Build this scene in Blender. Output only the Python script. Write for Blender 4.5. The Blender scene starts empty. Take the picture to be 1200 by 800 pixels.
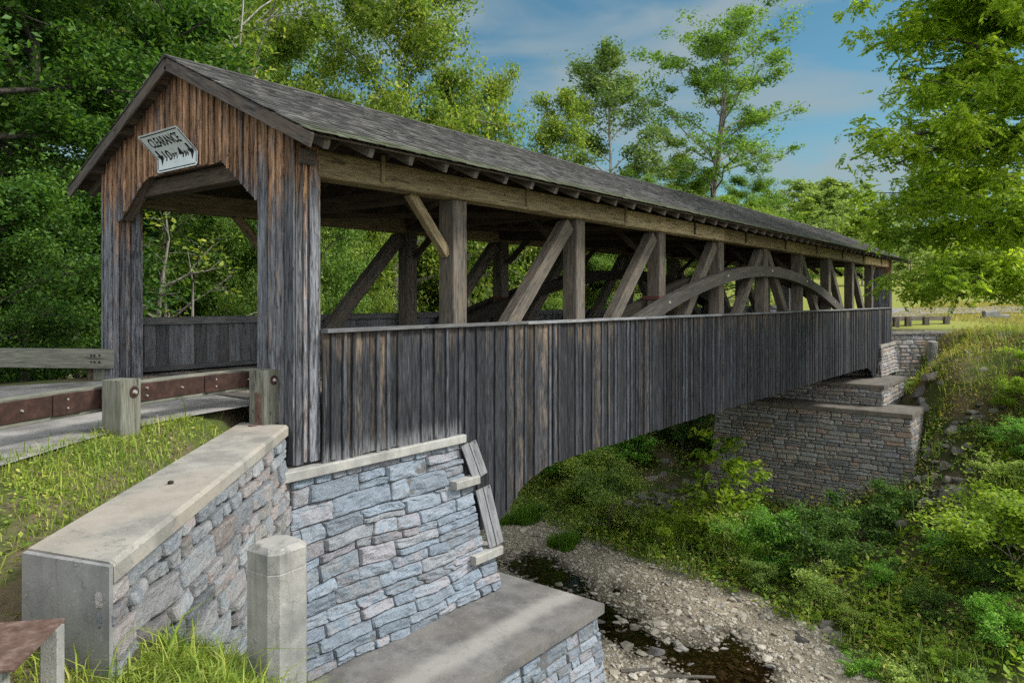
import bpy, bmesh, math
import numpy as np
from mathutils import Vector

# ------------------------------------------------------------------ camera, sky, sun, exposure
S = bpy.context.scene
COL = S.collection
AZ = math.radians(38.4)
CAM = np.array((-5.5, -7.85, 1.32))
FW = np.array((math.cos(AZ), math.sin(AZ), 0.0))
RT = np.array((math.sin(AZ), -math.cos(AZ), 0.0))
cd = bpy.data.cameras.new('camera')
cam = bpy.data.objects.new('camera', cd)
COL.objects.link(cam)
cam.location = CAM
cam.rotation_euler = (math.pi / 2, 0, AZ - math.pi / 2)
cd.sensor_width = 36
cd.lens = 856 / 1200 * 36
cd.shift_y = -49 / 1200
cd.clip_start = 0.1
cd.clip_end = 3000
S.camera = cam

SUN_EL = math.radians(43)
SUN_AZ = math.atan2(-0.80, 0.60)          # direction towards the sun, in the ground plane
w = bpy.data.worlds.new('World')
S.world = w
w.use_nodes = True
nt = w.node_tree
nt.nodes.clear()
wo = nt.nodes.new('ShaderNodeOutputWorld')
bg = nt.nodes.new('ShaderNodeBackground')
sky = nt.nodes.new('ShaderNodeTexSky')
sky.sky_type = 'NISHITA'
sky.sun_disc = False
sky.sun_elevation = SUN_EL
sky.sun_rotation = math.pi / 2 - SUN_AZ
sky.air_density = 1.0
sky.dust_density = 0.6
sky.ozone_density = 1.0
bg.inputs['Strength'].default_value = 0.085
tc = nt.nodes.new('ShaderNodeTexCoord')
mp = nt.nodes.new('ShaderNodeMapping')
mp.inputs['Scale'].default_value = (1.5, 2.0, 5.5)
mp.inputs['Rotation'].default_value = (0.25, 0.42, 0.5)
mp.inputs['Location'].default_value = (3.1, 0.4, 1.7)
cn = nt.nodes.new('ShaderNodeTexNoise')
cn.inputs['Scale'].default_value = 1.9
cn.inputs['Detail'].default_value = 8
cn.inputs['Roughness'].default_value = 0.52
cn.inputs['Distortion'].default_value = 0.7
cr = nt.nodes.new('ShaderNodeValToRGB')
cr.color_ramp.elements[0].position = 0.40
cr.color_ramp.elements[0].color = (0, 0, 0, 1)
cr.color_ramp.elements[1].position = 0.66
cr.color_ramp.elements[1].color = (0.85, 0.85, 0.85, 1)
cm = nt.nodes.new('ShaderNodeMixRGB')
cm.inputs['Color2'].default_value = (4.1, 4.4, 4.4, 1)
nt.links.new(tc.outputs['Generated'], mp.inputs['Vector'])
nt.links.new(mp.outputs[0], cn.inputs['Vector'])
nt.links.new(cn.outputs['Fac'], cr.inputs['Fac'])
# bright cloud added out of view behind the camera, as fill for facing surfaces
dv = nt.nodes.new('ShaderNodeVectorMath'); dv.operation = 'DOT_PRODUCT'
dv.inputs[1].default_value = (-0.42, -0.78, 0.46)
nt.links.new(tc.outputs['Generated'], dv.inputs[0])
mr = nt.nodes.new('ShaderNodeMapRange'); mr.interpolation_type = 'SMOOTHSTEP'
mr.inputs['From Min'].default_value = 0.0; mr.inputs['From Max'].default_value = 0.75
nt.links.new(dv.outputs['Value'], mr.inputs['Value'])
mx = nt.nodes.new('ShaderNodeMath'); mx.operation = 'MAXIMUM'
nt.links.new(cr.outputs['Color'], mx.inputs[0]); nt.links.new(mr.outputs[0], mx.inputs[1])
nt.links.new(mx.outputs[0], cm.inputs['Fac'])
cc = nt.nodes.new('ShaderNodeMixRGB')
cc.inputs['Color1'].default_value = (2.8, 3.45, 3.7, 1); cc.inputs['Color2'].default_value = (17.0, 17.2, 17.0, 1)
nt.links.new(mr.outputs[0], cc.inputs['Fac']); nt.links.new(cc.outputs['Color'], cm.inputs['Color2'])
ti = nt.nodes.new('ShaderNodeMixRGB'); ti.blend_type = 'MULTIPLY'; ti.inputs['Fac'].default_value = 1.0
ti.inputs['Color2'].default_value = (0.52, 0.84, 0.82, 1)
nt.links.new(sky.outputs['Color'], ti.inputs['Color1'])
nt.links.new(ti.outputs['Color'], cm.inputs['Color1'])
nt.links.new(cm.outputs['Color'], bg.inputs['Color'])
nt.links.new(bg.outputs[0], wo.inputs['Surface'])

sd = bpy.data.lights.new('sun', 'SUN')
sd.energy = 2.9
sd.angle = math.radians(12)
sd.color = (1.0, 0.95, 0.86)
sun = bpy.data.objects.new('sun', sd)
COL.objects.link(sun)
sv = Vector((math.cos(SUN_AZ) * math.cos(SUN_EL), math.sin(SUN_AZ) * math.cos(SUN_EL), math.sin(SUN_EL)))
sun.rotation_euler = sv.to_track_quat('Z', 'Y').to_euler()
sun.location = (0, -20, 40)

S.view_settings.view_transform = 'Standard'
S.view_settings.look = 'None'
S.view_settings.exposure = 0.55
S.view_settings.gamma = 1.0
S.view_settings.use_curve_mapping = False
S.render.engine = 'CYCLES'
S.cycles.max_bounces = 10
S.cycles.diffuse_bounces = 6
S.cycles.glossy_bounces = 2
S.cycles.transparent_max_bounces = 6
S.cycles.use_denoising = False
S.cycles.sample_clamp_indirect = 4.0
S.cycles.adaptive_threshold = 0.005

# ------------------------------------------------------------------ small helpers
def at(px, py, d):
    u = (px - 600) / 856.0
    v = (351 - py) / 856.0
    return CAM + d * (FW + u * RT + v * np.array((0, 0, 1.0)))

def sstep(a, b, x):
    t = np.clip((np.asarray(x, float) - a) / (b - a), 0, 1)
    return t * t * (3 - 2 * t)

class Waves:
    """cheap smooth noise: a sum of randomly turned sines"""
    def __init__(s, seed, f0, f1, n=8, dim=2, gain=0.7):
        r = np.random.RandomState(seed)
        f = f0 * (f1 / f0) ** (np.arange(n) / max(1, n - 1))
        k = r.normal(size=(n, dim))
        k /= np.linalg.norm(k, axis=1)[:, None]
        s.k = k * f[:, None]
        s.p = r.uniform(0, 6.28, n)
        s.a = (f0 / f) ** gain
        s.a /= s.a.sum()
    def __call__(s, *c):
        p = np.stack([np.asarray(x, float) for x in c], -1)
        return (np.sin(p @ s.k.T + s.p) * s.a).sum(-1) * 1.6

def tag(o, label=None, cat=None, group=None, kind=None):
    if label: o['label'] = label
    if cat: o['category'] = cat
    if group: o['group'] = group
    if kind: o['kind'] = kind
    return o

def empty(name, loc, label, cat, group=None):
    o = bpy.data.objects.new(name, None)
    COL.objects.link(o)
    o.location = loc
    o.empty_display_size = 0.2
    return tag(o, label, cat, group)

def mesh_np(name, V, F4=None, F3=None, gco=None, smooth=False, attrs=None):
    V = np.asarray(V, np.float32).reshape(-1, 3)
    F4 = np.zeros((0, 4), np.int32) if F4 is None else np.asarray(F4, np.int32).reshape(-1, 4)
    F3 = np.zeros((0, 3), np.int32) if F3 is None else np.asarray(F3, np.int32).reshape(-1, 3)
    me = bpy.data.meshes.new(name)
    me.vertices.add(len(V))
    me.vertices.foreach_set('co', V.ravel())
    me.loops.add(F4.size + F3.size)
    me.loops.foreach_set('vertex_index', np.concatenate([F4.ravel(), F3.ravel()]))
    n4, n3 = len(F4), len(F3)
    me.polygons.add(n4 + n3)
    st = np.concatenate([np.arange(n4) * 4, n4 * 4 + np.arange(n3) * 3]).astype(np.int32)
    me.polygons.foreach_set('loop_start', st)
    try:
        me.polygons.foreach_set('loop_total', np.concatenate([np.full(n4, 4), np.full(n3, 3)]).astype(np.int32))
    except Exception:
        pass
    me.polygons.foreach_set('use_smooth', np.full(n4 + n3, bool(smooth)))
    if gco is not None:
        a = me.attributes.new('gco', 'FLOAT_VECTOR', 'POINT')
        a.data.foreach_set('vector', np.asarray(gco, np.float32).ravel())
    for k, v in (attrs or {}).items():
        a = me.attributes.new(k, 'FLOAT', 'POINT')
        a.data.foreach_set('value', np.asarray(v, np.float32).ravel())
    me.update(calc_edges=True)
    me.validate()
    return me

def link(name, me, mat, parent=None):
    o = bpy.data.objects.new(name, me)
    if mat is not None:
        me.materials.clear()
        me.materials.append(mat)
    COL.objects.link(o)
    if parent is not None:
        o.parent = parent
        o.matrix_parent_inverse.identity()
        # children of an Empty are built in world coordinates
        if parent.type == 'EMPTY':
            o.location = -Vector(parent.location)
    return o

class MB:
    """collects pieces (timbers, plates, prisms) of ONE mesh"""
    def __init__(s, seed=1):
        s.V, s.F, s.G, s.T = [], [], [], []
        s.n = 0
        s.r = np.random.RandomState(seed)
    def add(s, V, F, G, tris=None):
        V = np.asarray(V, float).reshape(-1, 3)
        F = np.asarray(F, int).reshape(-1, 4)
        s.V.append(V); s.F.append(F + s.n); s.G.append(np.asarray(G, float).reshape(-1, 3))
        if tris is not None and len(tris):
            s.T.append(np.asarray(tris, int).reshape(-1, 3) + s.n)
        s.n += len(V)
    def beam(s, p0, p1, w_, h_, up=(0, 0, 1), bev=0.006, seg=1, jit=0.0, taper=1.0, curve=None, roll=0.0):
        """timber from p0 to p1; w_ sideways, h_ along up"""
        p0 = np.array(p0, float); p1 = np.array(p1, float)
        L = np.linalg.norm(p1 - p0)
        a = (p1 - p0) / L
        up = np.array(up, float)
        if abs(a @ up) > 0.97: up = np.array((0, 1.0, 0)) if abs(a[1]) < 0.9 else np.array((1.0, 0, 0))
        sd_ = np.cross(a, up); sd_ /= np.linalg.norm(sd_)
        u2 = np.cross(sd_, a)
        hw, hh = w_ / 2, h_ / 2
        b = min(bev, hw * .6, hh * .6)
        prof = np.array([(-hw + b, -hh), (hw - b, -hh), (hw, -hh + b), (hw, hh - b), (hw - b, hh), (-hw + b, hh), (-hw, hh - b), (-hw, -hh + b)])
        off = s.r.uniform(-40, 40, 3)
        V, G = [], []
        for k in range(seg + 1):
            t = k / seg
            c = p0 + a * L * t
            if curve is not None: c = c + np.array(curve(t))
            if jit: c = c + sd_ * s.r.normal(0, jit) + u2 * s.r.normal(0, jit)
            sc = 1 + (taper - 1) * t
            for x, y in prof:
                V.append(c + sd_ * x * sc + u2 * y * sc)
                G.append((x + off[0], y + off[1], L * t + off[2]))
        F = []
        for k in range(seg):
            for i in range(8):
                j = (i + 1) % 8
                F.append((k * 8 + i, k * 8 + j, (k + 1) * 8 + j, (k + 1) * 8 + i))
        e = seg * 8
        for b0, o_ in ((0, 1), (e, -1)):
            for q in ((0, 7, 2, 1), (7, 6, 3, 2), (6, 5, 4, 3)):
                q = [b0 + i for i in q]
                F.append(q if o_ > 0 else q[::-1])
        s.add(V, F, G)
    def box(s, lo, hi, bev=0.01, axis=None):
        """axis aligned chamfered box"""
        lo = np.array(lo, float); hi = np.array(hi, float)
        c = (lo + hi) / 2; d = hi - lo
        ax = int(np.argmax(d)) if axis is None else axis
        p0 = c.copy(); p1 = c.copy(); p0[ax] = lo[ax]; p1[ax] = hi[ax]
        if ax == 2: s.beam(p0, p1, d[0], d[1], up=(0, 1, 0), bev=bev)
        elif ax == 0: s.beam(p0, p1, d[1], d[2], bev=bev)
        else: s.beam(p0, p1, d[0], d[2], bev=bev)
    def prism(s, poly, ext, glong=2):
        """closed polygon (list of 3d points) pushed along ext; quads or more"""
        P = np.array(poly, float); n = len(P); ext = np.array(ext, float)
        off = s.r.uniform(-40, 40, 3)
        V = np.vstack([P, P + ext])
        oth = [i for i in range(3) if i != glong]
        G = np.stack([V[:, oth[0]], V[:, oth[1]], V[:, glong]], 1) + off
        nn = np.cross(P[1] - P[0], P[2] - P[0])
        flip = nn @ ext > 0
        F, T = [], []
        for i in range(n):
            j = (i + 1) % n
            q = (i, j, n + j, n + i)
            F.append(q if not flip else q[::-1])
            if flip: pass
        # fan caps
        for i in range(1, n - 1):
            t0 = (0, i + 1, i); t1 = (n, n + i, n + i + 1)
            T.append(t0 if flip else t0[::-1]); T.append(t1 if flip else t1[::-1])
        F = [q[::-1] for q in F]
        s.add(V, F, G, T)
    def cyl(s, p0, p1, r0, r1=None, k=12):
        r1 = r0 if r1 is None else r1
        p0 = np.array(p0, float); p1 = np.array(p1, float)
        a = p1 - p0; L = np.linalg.norm(a); a /= L
        t = np.array((0, 0, 1.0)) if abs(a[2]) < .9 else np.array((1.0, 0, 0))
        x = np.cross(a, t); x /= np.linalg.norm(x); y = np.cross(a, x)
        an = np.arange(k) / k * 2 * math.pi
        ring = np.cos(an)[:, None] * x + np.sin(an)[:, None] * y
        V = np.vstack([p0 + ring * r0, p1 + ring * r1, [p0], [p1]])
        off = s.r.uniform(-40, 40, 3)
        F = [(i, (i + 1) % k, k + (i + 1) % k, k + i) for i in range(k)]
        T = [((i + 1) % k, i, 2 * k) for i in range(k)] + [(k + i, k + (i + 1) % k, 2 * k + 1) for i in range(k)]
        s.add(V, [f[::-1] for f in F], V + off, [t_[::-1] for t_ in T])
    def build(s, name, mat, parent=None, smooth=False):
        me = mesh_np(name, np.vstack(s.V), np.vstack(s.F), np.vstack(s.T) if s.T else None, np.vstack(s.G), smooth)
        bm = bmesh.new(); bm.from_mesh(me)
        bmesh.ops.recalc_face_normals(bm, faces=bm.faces)
        bm.to_mesh(me); bm.free()
        return link(name, me, mat, parent)

# ------------------------------------------------------------------ material helpers
class N:
    def __init__(s, name):
        s.m = bpy.data.materials.new(name)
        s.m.use_nodes = True
        s.t = s.m.node_tree
        s.t.nodes.clear()
        s.out = s.t.nodes.new('ShaderNodeOutputMaterial')
        s.b = s.t.nodes.new('ShaderNodeBsdfPrincipled')
        s.t.links.new(s.b.outputs[0], s.out.inputs['Surface'])
        s.b.inputs['Roughness'].default_value = 0.85
        s.b.inputs['Specular IOR Level'].default_value = 0.25
    def n(s, typ, **kw):
        o = s.t.nodes.new(typ)
        for k, v in kw.items(): setattr(o, k, v)
        return o
    def l(s, a, b): s.t.links.new(a, b)
    def put(s, inp, v):
        if hasattr(v, 'is_output') or isinstance(v, bpy.types.NodeSocket): s.l(v, inp)
        else: inp.default_value = v
    def attr(s, name, vec=True):
        a = s.n('ShaderNodeAttribute', attribute_name=name)
        return a.outputs['Vector' if vec else 'Fac']
    def pos(s): return s.n('ShaderNodeNewGeometry').outputs['Position']
    def isl(s): return s.n('ShaderNodeNewGeometry').outputs['Random Per Island']
    def scale(s, v, sc):
        m = s.n('ShaderNodeMapping'); s.l(v, m.inputs['Vector']); m.inputs['Scale'].default_value = sc
        return m.outputs[0]
    def noise(s, v, sc=1.0, det=4, rough=.55, dist=0.0):
        t = s.n('ShaderNodeTexNoise'); s.l(v, t.inputs['Vector'])
        t.inputs['Scale'].default_value = sc; t.inputs['Detail'].default_value = det
        t.inputs['Roughness'].default_value = rough; t.inputs['Distortion'].default_value = dist
        return t.outputs['Fac']
    def vor(s, v, sc=1.0, out='Distance'):
        t = s.n('ShaderNodeTexVoronoi'); s.l(v, t.inputs['Vector']); t.inputs['Scale'].default_value = sc
        return t.outputs[out]
    def math(s, op, a, b=0.0, c=None, clamp=False):
        m = s.n('ShaderNodeMath', operation=op, use_clamp=clamp)
        s.put(m.inputs[0], a); s.put(m.inputs[1], b)
        if c is not None: s.put(m.inputs[2], c)
        return m.outputs[0]
    def ramp(s, f, stops, interp='LINEAR'):
        r = s.n('ShaderNodeValToRGB'); s.put(r.inputs['Fac'], f)
        cr_ = r.color_ramp; cr_.interpolation = interp
        while len(cr_.elements) < len(stops): cr_.elements.new(0.5)
        for e, (p, c) in zip(cr_.elements, stops):
            e.position = p
            e.color = (c, c, c, 1) if isinstance(c, (int, float)) else (*c, 1)
        return r.outputs['Color']
    def step(s, f, a, b):
        m = s.n('ShaderNodeMapRange', interpolation_type='SMOOTHSTEP', clamp=True)
        s.put(m.inputs['Value'], f); m.inputs['From Min'].default_value = a; m.inputs['From Max'].default_value = b
        return m.outputs[0]
    def mix(s, f, a, b, bt='MIX'):
        m = s.n('ShaderNodeMixRGB', blend_type=bt); s.put(m.inputs['Fac'], f)
        for i, v in (('Color1', a), ('Color2', b)):
            if isinstance(v, tuple) and len(v) == 3: v = (*v, 1)
            s.put(m.inputs[i], v)
        return m.outputs[0]
    def sep(s, v, i):
        x = s.n('ShaderNodeSeparateXYZ'); s.l(v, x.inputs[0]); return x.outputs[i]
    def bump(s, h, st=.5, d=.01):
        b = s.n('ShaderNodeBump'); s.l(h, b.inputs['Height'])
        b.inputs['Strength'].default_value = st; b.inputs['Distance'].default_value = d
        s.l(b.outputs[0], s.b.inputs['Normal'])
    def col(s, c): s.put(s.b.inputs['Base Color'], c if not (isinstance(c, tuple) and len(c) == 3) else (*c, 1))
    def rough(s, v): s.put(s.b.inputs['Roughness'], v)

def wood(name, cool, warm, warm_mask=None, warm_base=0.35, knots=True, pale=0.35, contrast=1.0, moss=0.0, splash=None):
    """weathered timber; cool / warm = (dark, light) pairs; grain runs along gco z.
    warm_mask = (z0, z1, amount): old sheltered wood that kept its colour above z0"""
    m = N(name)
    g = m.attr('gco')
    isl = m.isl()
    fine = m.noise(m.scale(g, (75, 75, 5.0)), 1.0, 5, .7, .4)
    med = m.noise(m.scale(g, (18, 18, 1.7)), 1.0, 5, .68, .8)
    blot = m.noise(m.scale(g, (5, 5, 3.0)), 1.0, 5, .68)
    f = m.math('ADD', m.math('MULTIPLY', fine, .5), m.math('MULTIPLY', med, .5))
    f = m.step(f, .5 - .17 / contrast, .5 + .17 / contrast)
    cc = m.mix(f, cool[0], cool[1])
    cw = m.mix(f, warm[0], warm[1])
    k = m.math('ADD', m.math('MULTIPLY', isl, .5), m.math('MULTIPLY', blot, .9))
    k = m.math('ADD', k, warm_base - .75)
    k = m.math('ADD', k, m.math('MULTIPLY', med, .25))
    if warm_mask:
        z = m.sep(m.pos(), 2)
        zz = m.math('ADD', z, m.math('MULTIPLY', m.math('SUBTRACT', m.noise(m.scale(g, (9, 9, .25)), 1, 3), .5), warm_mask[3] if len(warm_mask) > 3 else 1.2))
        k = m.math('ADD', k, m.math('MULTIPLY', m.step(zz, warm_mask[0], warm_mask[1]), warm_mask[2]))
    c = m.mix(m.step(k, .2, .75), cc, cw)
    # each board its own value
    i2 = m.math('FRACT', m.math('MULTIPLY', isl, 17.3))
    c = m.mix(1.0, c, m.ramp(i2, [(0, .55), (.5, .95), (.9, 1.25), (1, 1.6)]), 'MULTIPLY')
    # silver streaks and black runs
    sil = m.step(m.noise(m.scale(g, (30, 30, 1.3)), 1, 5, .65), .60, .70)
    c = m.mix(m.math('MULTIPLY', sil, pale), c, (.30, .31, .33))
    blk = m.step(m.noise(m.scale(g, (12, 12, 1.5)), 1, 5, .7, .5), .56, .68)
    c = m.mix(m.math('MULTIPLY', blk, .75), c, (.012, .012, .014))
    chk = m.step(m.noise(m.scale(g, (110, 110, .9)), 1, 2, .5), .66, .72)
    c = m.mix(m.math('MULTIPLY', chk, .8), c, (.008, .008, .009))
    if knots:
        vd = m.vor(m.scale(g, (7, 7, 3.4)), 1.0)
        c = m.mix(m.math('MULTIPLY', m.math('SUBTRACT', 1.0, m.step(vd, .05, .13)), .8), c, (.02, .016, .013))
    if moss:
        ms = m.step(m.noise(m.scale(g, (6, 6, 3)), 1, 4), .55, .7)
        c = m.mix(m.math('MULTIPLY', ms, moss), c, (.10, .13, .06))
    if splash:                                   # lime bleached board ends above the stone cap
        z = m.math('ADD', m.sep(m.pos(), 2), m.math('MULTIPLY', m.math('SUBTRACT', m.noise(m.scale(g, (30, 30, .8)), 1, 4, .6), .5), .45))
        k = m.math('MULTIPLY', m.step(z, splash[0], splash[1]), m.step(m.sep(m.pos(), 0), 3.05, 3.0))
        c = m.mix(m.math('MULTIPLY', k, m.math('MULTIPLY', m.step(fine, .35, .6), .5)), c, (.30, .31, .33))
    m.col(c)
    m.rough(.86)
    h = m.math('SUBTRACT', m.math('MULTIPLY', fine, .7), m.math('MULTIPLY', chk, .9))
    m.bump(h, .55, .006)
    return m

def concrete(name, base=(.36, .35, .32), dark=(.17, .165, .15), tint=(.40, .33, .25), tint_amt=.5, streak=.5, band=None, crack=.3):
    m = N(name)
    p = m.pos()
    a = m.noise(p, 2.2, 6, .62)
    b = m.noise(p, 14, 6, .7)
    f = m.noise(p, 120, 2, .5)
    c = m.mix(m.step(a, .32, .68), dark, base)
    c = m.mix(m.math('MULTIPLY', m.step(b, .45, .75), .45), c, dark)
    c = m.mix(m.math('MULTIPLY', m.step(m.noise(p, 1.1, 4), .45, .62), tint_amt), c, tint)
    st = m.noise(m.scale(p, (9, 9, .5)), 1, 4, .6)
    c = m.mix(m.math('MULTIPLY', m.step(st, .5, .72), streak), c, (.10, .10, .10))
    c = m.mix(m.math('MULTIPLY', m.step(f, .62, .7), .6), c, (.09, .085, .08))
    c = m.mix(m.math('MULTIPLY', m.step(m.noise(p, 45, 2), .66, .72), .5), c, (.5, .48, .44))
    if band is not None:
        yb = m.math('ADD', m.sep(p, 1), m.math('MULTIPLY', m.noise(p, 2.5, 3), .25))
        k = m.math('SUBTRACT', 1.0, m.step(m.math('ABSOLUTE', m.math('ADD', yb, band)), .05, .32))
        c = m.mix(m.math('MULTIPLY', k, .55), c, (.36, .35, .33))
    cv = m.n('ShaderNodeTexVoronoi', feature='DISTANCE_TO_EDGE'); cv.inputs['Scale'].default_value = .9
    m.l(m.scale(m.pos(), (1, 1, 1)), cv.inputs['Vector'])
    wv_ = m.n('ShaderNodeVectorMath', operation='ADD'); m.l(p, wv_.inputs[0])
    nz_ = m.n('ShaderNodeTexNoise'); nz_.inputs['Scale'].default_value = 3.0; nz_.inputs['Detail'].default_value = 5; m.l(p, nz_.inputs['Vector'])
    m.l(nz_.outputs['Color'], wv_.inputs[1]); m.l(wv_.outputs[0], cv.inputs['Vector'])
    c = m.mix(m.math('MULTIPLY', m.math('SUBTRACT', 1.0, m.step(cv.outputs['Distance'], .002, .008)), crack), c, (.05, .045, .04))
    m.col(c); m.rough(.92)
    m.bump(m.math('ADD', m.math('MULTIPLY', b, .6), m.math('MULTIPLY', f, .5)), .5, .008)
    return m

def stone(name, cols, speck=.6, val=1.0):
    m = N(name)
    p = m.pos()
    isl = m.isl()
    n = len(cols)
    c = m.ramp(isl, [(i / n, tuple(x * val for x in cc)) for i, cc in enumerate(cols)], 'CONSTANT')
    c2 = m.ramp(m.math('FRACT', m.math('MULTIPLY', isl, 7.77)), [(i / n, tuple(x * val for x in cc)) for i, cc in enumerate(cols)], 'CONSTANT')
    c = m.mix(m.step(m.noise(p, 5.5, 4, .6), .42, .62), c, c2)
    c = m.mix(1.0, c, m.ramp(m.math('FRACT', m.math('MULTIPLY', isl, 31.7)), [(0, .72), (1, 1.22)]), 'MULTIPLY')
    a = m.noise(p, 26, 6, .72)
    b = m.noise(p, 95, 3, .6)
    c = m.mix(m.math('MULTIPLY', m.step(a, .52, .74), .55 * speck), c, tuple(.30 * x * val for x in cols[0]))
    c = m.mix(m.math('MULTIPLY', m.step(a, .50, .30), .4 * speck), c, (.46 * val, .46 * val, .46 * val))
    c = m.mix(m.math('MULTIPLY', m.step(b, .63, .72), .75 * speck), c, (.05, .05, .055))
    c = m.mix(m.math('MULTIPLY', m.step(m.noise(p, 3.1, 5, .65), .58, .72), .35), c, (.11 * val, .11 * val, .115 * val))
    m.col(c); m.rough(.9)
    m.bump(m.math('ADD', a, m.math('MULTIPLY', b, .4)), 1.0, .03)
    return m

def leaf_mat(name, dark, mid, light, tr=.45, yellow=None):
    m = N(name)
    isl = m.isl()
    st = [(0, dark), (.35, mid), (.8, light)]
    if yellow: st.append((.97, yellow))
    c = m.ramp(isl, st)
    big = m.noise(m.pos(), .55, 3, .5)
    c = m.mix(1.0, c, m.ramp(big, [(.3, (.72, .80, .75)), (.7, (1.3, 1.18, 1.0))]), 'MULTIPLY')
    m.col(c); m.rough(.55)
    m.b.inputs['Specular IOR Level'].default_value = .3
    t = m.n('ShaderNodeBsdfTranslucent')
    m.l(m.mix(1.0, c, (1.25, 1.35, .6, 1), 'MULTIPLY'), t.inputs['Color'])
    ms = m.n('ShaderNodeMixShader'); ms.inputs[0].default_value = tr
    m.l(m.b.outputs[0], ms.inputs[1]); m.l(t.outputs[0], ms.inputs[2]); m.l(ms.outputs[0], m.out.inputs['Surface'])
    return m

M = {}
BAND = 1.15
M['siding'] = wood('weathered_siding', ((.006, .007, .0085), (.043, .047, .057)), ((.026, .021, .017), (.175, .137, .104)), (.2, 1.0, .42, 2.2),   .10, True, .24, 1.4, splash=(-.50, -.80))
M['batten'] = wood('bluish_batten', ((.010, .0115, .015), (.074, .082, .098)), ((.03, .026, .023), (.14, .118, .098)), (.2, 1.0, .25, 2.0), .08, False, .25, 1.2, splash=(-.50, -.80))
M['gable'] = wood('gable_boards', ((.028, .030, .037), (.20, .21, .235)), ((.05, .027, .017), (.40, .235, .135)), (2.0, 3.5, .72, 2.4), .0, True, .65, 1.5)
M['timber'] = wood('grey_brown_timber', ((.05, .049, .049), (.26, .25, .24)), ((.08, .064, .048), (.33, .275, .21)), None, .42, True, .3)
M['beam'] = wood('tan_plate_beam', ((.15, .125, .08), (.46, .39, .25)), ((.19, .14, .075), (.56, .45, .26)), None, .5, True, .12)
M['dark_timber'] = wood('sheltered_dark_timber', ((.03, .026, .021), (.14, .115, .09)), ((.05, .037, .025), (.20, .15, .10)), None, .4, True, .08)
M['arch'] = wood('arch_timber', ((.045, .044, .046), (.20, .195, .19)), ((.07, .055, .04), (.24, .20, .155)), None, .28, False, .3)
M['shaded_arch'] = wood('painted_shade_arch_timber', ((.016, .014, .012), (.075, .064, .052)), ((.025, .019, .014), (.10, .078, .055)), None, .3, False, .1)  # arch timber copy with the shade inside the bridge painted into its colour
M['cap_rail'] = wood('silver_cap_rail', ((.09, .095, .105), (.26, .27, .285)), ((.10, .095, .09), (.26, .25, .235)), None, .2, False, .4)
M['pale_board'] = wood('pale_weather_board', ((.24, .25, .28), (.50, .52, .56)), ((.14, .13, .125), (.36, .34, .33)), None, .2, True, .3)
M['rail_timber'] = wood('green_grey_rail_timber', ((.12, .13, .105), (.36, .37, .315)), ((.13, .12, .09), (.34, .33, .27)), None, .3, True, .15, moss=.25)
M['inner_board'] = wood('inner_rail_boards', ((.055, .06, .066), (.20, .21, .225)), ((.07, .065, .06), (.20, .19, .18)), None, .2, True, .15)
M['barge'] = wood('barge_board', ((.05, .046, .044), (.20, .185, .175)), ((.08, .055, .04), (.27, .20, .15)), None, .3, True, .3)
M['log'] = wood('driftwood', ((.12, .11, .10), (.36, .34, .30)), ((.12, .10, .08), (.34, .30, .25)), None, .3, False, .2)
M['concrete'] = concrete('old_concrete', (.27, .275, .28), (.145, .15, .155), (.26, .25, .235), .3, .45)
M['coping'] = concrete('coping_concrete', (.335, .325, .30), (.19, .185, .17), (.30, .26, .215), .55, .0)
M['slab'] = concrete('dark_slab_concrete', (.19, .188, .188), (.10, .098, .098), (.145, .13, .12), .4, .0, band=BAND)
M['cap_grey'] = concrete('cap_grey_concrete', (.40, .40, .385), (.23, .23, .22), (.36, .35, .32), .3, .2)
M['far_cap'] = concrete('far_cap_concrete', (.20, .185, .165), (.10, .092, .085), (.15, .13, .105), .5, .1)
M['post_concrete'] = concrete('post_concrete', (.34, .34, .33), (.165, .168, .168), (.33, .305, .27), .3, .75)
BLUE = [(.25, .30, .365), (.23, .285, .35), (.27, .31, .365), (.24, .29, .355), (.285, .285, .325), (.205, .25, .315), (.255, .295, .35), (.29, .315, .355), (.225, .28, .35), (.29, .275, .30)]
PINK = [(.255, .285, .32), (.285, .265, .265), (.20, .225, .26), (.26, .27, .285), (.295, .255, .25), (.175, .19, .215), (.28, .285, .30), (.22, .245, .275), (.265, .26, .255)]
GREY = [(.27, .26, .25), (.22, .215, .215), (.31, .275, .245), (.20, .205, .22), (.29, .255, .225), (.25, .26, .28), (.34, .25, .21), (.24, .23, .22), (.18, .185, .195)]
M['stone_blue'] = stone('blue_grey_stone', BLUE, .8)
M['stone_pink'] = stone('pink_grey_stone', PINK, .9)
M['stone_far'] = stone('brown_grey_stone', GREY, .5, 1.2)
m = N('mortar'); m.col(m.mix(m.noise(m.pos(), 20, 4), (.06, .063, .068), (.17, .17, .17))); m.rough(.95); M['mortar'] = m
m = N('river_rock'); p = m.pos(); c = m.ramp(m.n('ShaderNodeObjectInfo').outputs['Random'], [(0, (.13, .122, .115)), (.3, (.20, .185, .17)), (.6, (.16, .16, .165)), (.85, (.22, .20, .175)), (1, (.28, .26, .235))])
c = m.mix(m.math('MULTIPLY', m.step(m.noise(p, 9, 5, .65), .45, .7), .5), c, (.12, .115, .105)); m.col(c); m.rough(.8)
m.bump(m.noise(p, 30, 5, .65), .5, .02); M['rock'] = m
m = N('rubble'); p = m.pos(); c = m.ramp(m.isl(), [(0, (.11, .105, .10)), (.5, (.20, .185, .17)), (1, (.29, .27, .24))]); c = m.mix(m.math('MULTIPLY', m.step(m.noise(p, 9, 5), .5, .7), .5), c, (.07, .075, .05)); m.col(c); m.bump(m.noise(p, 30, 5), .5, .02); M['rubble'] = m
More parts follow.
